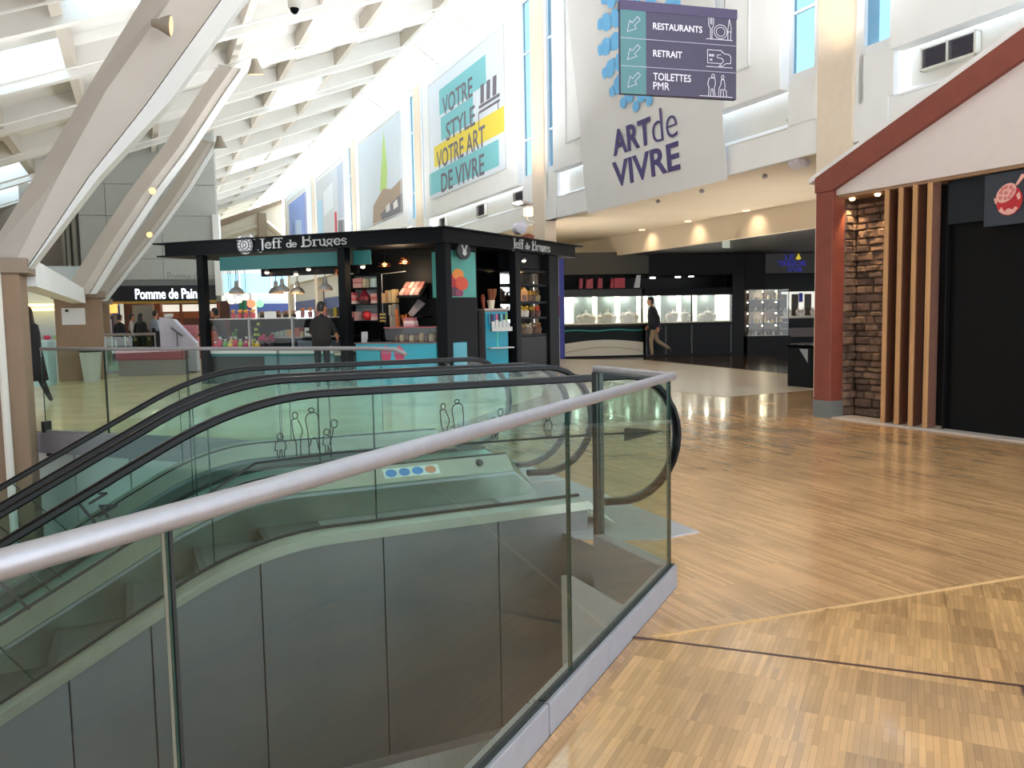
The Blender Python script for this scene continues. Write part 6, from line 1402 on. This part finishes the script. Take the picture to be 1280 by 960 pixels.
    # hands: palm, four fingers and a thumb
    for n, sd in (('l', -1), ('r', 1)):
        w = Vector(J['wr'+n]); e = Vector(J['el'+n]); d = (w-e).normalized(); cu = Vector(J.get('curl', (.5, 0, -.5)))
        sidev = d.cross(Vector((0, sd, 0.001)));
        if sidev.length < .1: sidev = d.cross(Vector((1, 0, 0)))
        sidev.normalize(); pal_ = d.cross(sidev).normalized()
        Q = lambda v: P(v.x, v.y, v.z)
        b.loft([[Q(w+d*t+sidev*(sw*cs)+pal_*(th*sn)) for cs, sn in ((1, 0), (.7, .7), (-.7, .7), (-1, 0), (-.7, -.7), (.7, -.7))] for t, sw, th in ((-.01, .026, .022), (.03, .036, .02), (.075, .040, .016), (.085, .034, .01))])
        for q, (o_, ln) in enumerate(((-.030, .062), (-.010, .074), (.011, .07), (.031, .054))):
            a0_ = w+d*.08+sidev*o_; a1_ = a0_+d*(ln*.5)+pal_*.008; a2_ = a1_+d*(ln*.4)+pal_*.022
            b.tube([Q(a0_), Q(a1_), Q(a2_)], [.010*k, .009*k, .007*k], 6)
        t0_ = w+d*.025-sidev*.032; b.tube([Q(t0_), Q(t0_+d*.03-sidev*.022), Q(t0_+d*.058-sidev*.026+pal_*.01)], [.012*k, .011*k, .008*k], 6)
    body = b.build('body', [skinm, cols[0], cols[1], cols[2], mat('eye dark', '1a1310', .3), mat('lips', '8f5a4c', .5)], root, smooth=True)
    # hair
    h = MB(); rings = []
    for e, ra, rc, of in ((-.07, .05, .066, -.05), (-.02, .07, .079, -.034), (.03, .09, .083, -.02), (.07, .096, .08, -.006), (.105, .076, .066, -.006), (.132, .03, .03, -.008)):
        rings.append([HP(of+ra*math.cos(2*math.pi*q/14), rc*math.sin(2*math.pi*q/14), e) for q in range(14)])
    h.loft(rings)
    if longhair: h.loft([[HP(of+ra*math.cos(2*math.pi*q/12), rc*math.sin(2*math.pi*q/12), e) for q in range(12)] for e, ra, rc, of in ((.06, .07, .08, -.045), (-.06, .055, .09, -.06), (-.2, .05, .1, -.075), (-.28, .03, .08, -.08))])
    h.build('hair', hair, root, smooth=True)
    if coat:
        m = MB(); rings = []
        for z, ra, rc, o_ in coat['rings']:
            a_, b_, c_ = tl(o_, 0, z) if z > .95 else (o_, 0, z)
            rings.append([P(a_+ra*math.cos(2*math.pi*q/16), b_+rc*math.sin(2*math.pi*q/16), c_) for q in range(16)])
        m.loft(rings, False)
        o = m.build(coat['name'], coat['mat'], root, smooth=True)
        sm_ = o.modifiers.new('thick', 'SOLIDIFY'); sm_.thickness = .012
    return root
blk = mat('black cloth', '15161a', .8, noise=.1); dkb = mat('dark navy cloth', '1d222c', .8); bge = mat('beige trousers', 'a08c72', .8); shoe = mat('dark shoe', '1c1714', .4)
hairk = mat('black hair', '14100e', .45); hairb = mat('brown hair', '2d1d16', .45)
stand = dict(ell=(-.02, -.24, 1.12), elr=(-.02, .24, 1.12), wrl=(.06, -.25, .87), wrr=(.06, .25, .87), knl=(.02, -.1, .49), knr=(.02, .1, .49), anl=(0, -.1, .08), anr=(0, .1, .08), tol=(.15, -.11, .035), tor=(.15, .11, .035))
# man walking past the jewellers, mid stride to the left
walk = dict(ell=(-.12, -.23, 1.13), elr=(.02, .24, 1.12), wrl=(-.1, -.24, .88), wrr=(.16, .24, .92), lean=.10,
            knl=(.10, -.09, .50), anl=(.06, -.09, .08), tol=(.21, -.09, .035), knr=(-.08, .1, .49), anr=(-.44, .1, .26), tor=(-.50, .1, .13))
person('man in a dark jacket and beige trousers walking past the jewellers', (4.42, 25.25, 0), -84, 1.86, walk, (dkb, bge, shoe), hairk,
       coat=dict(name='jacket', mat=dkb, rings=((.82, .19, .25, -.05), (1.0, .18, .23, -.01), (1.2, .165, .23, 0), (1.38, .13, .22, 0), (1.46, .075, .09, 0))))
# woman in a long black coat behind the pillar
ww = dict(ell=(-.05, -.22, 1.13), elr=(.04, .23, 1.12), wrl=(-.02, -.25, .88), wrr=(.12, .24, .90), knl=(.14, -.08, .50), anl=(.22, -.08, .08), tol=(.36, -.08, .035), knr=(-.10, .09, .48), anr=(-.26, .09, .16), tor=(-.33, .09, .05))
person('woman in a long black coat walking beside the nearest brown pillar', (-8.32, 14.1, 0), -75, 1.7, ww, (blk, blk, shoe), hairb, longhair=True,
       coat=dict(name='coat', mat=blk, rings=((.42, .24, .25, -.04), (.75, .2, .23, -.02), (1.0, .17, .21, 0), (1.25, .15, .22, 0), (1.40, .12, .2, 0), (1.47, .07, .08, 0))))
# customer at the kiosk counter seen from behind
cust = dict(ell=(.10, -.27, 1.12), elr=(.10, .27, 1.12), wrl=(.26, -.2, 1.0), wrr=(.30, .22, 1.0), lean=.04, knl=(.02, -.1, .49), knr=(.02, .1, .49), anl=(0, -.11, .08), anr=(0, .11, .08), tol=(.15, -.13, .035), tor=(.15, .13, .035), turn=18)
person('dark haired customer in a black short sleeved shirt at the kiosk counter', tuple(K(2.48, -.38, 0)), 10, 1.72, cust, (mat('black shirt', '1b1a1c', .8), dkb, shoe), hairk, shortsleeve=True,
       coat=dict(name='shirt', mat=mat('black shirt', '1b1a1c', .8), rings=((.86, .15, .2, 0), (1.0, .145, .2, 0), (1.2, .15, .215, 0), (1.36, .14, .215, 0), (1.44, .1, .14, 0), (1.47, .07, .07, 0))))
# dark figure leaning on the information desk
leanp = dict(ell=(.34, -.22, 1.18), elr=(.06, .26, 1.12), wrl=(.62, -.2, 1.02), wrr=(.18, .25, .92), lean=.28, knl=(.04, -.1, .49), knr=(-.02, .1, .49), anl=(0, -.1, .08), anr=(-.08, .1, .08), tol=(.15, -.11, .035), tor=(.07, .11, .035))
person('dark clothed person leaning onto the white information desk', (-7.6, 21.6, 0), -80, 1.72, leanp, (blk, dkb, shoe), hairk)
# bakery queue
person('person in a dark coat first from left in the bakery queue', tuple(LW(-3.35, -.5, 0)), 20, 1.66, stand, (blk, dkb, shoe), hairk)
person('person with a pale scarf and dark hair second in the bakery queue', tuple(LW(-3.0, -.35, 0)), 60, 1.68, stand, (mat('pale knit', 'b9b2ae', .8), dkb, shoe), hairk)
person('person with long dark hair and black coat third in the bakery queue', tuple(LW(-2.65, -.5, 0)), 10, 1.7, stand, (blk, blk, shoe), hairk, longhair=True)
person('person in a pale blue shirt at the right of the bakery queue', tuple(LW(-2.22, -.3, 0)), 30, 1.78, stand, (mat('pale blue shirt', 'a9b4c6', .8), dkb, shoe), hairk)
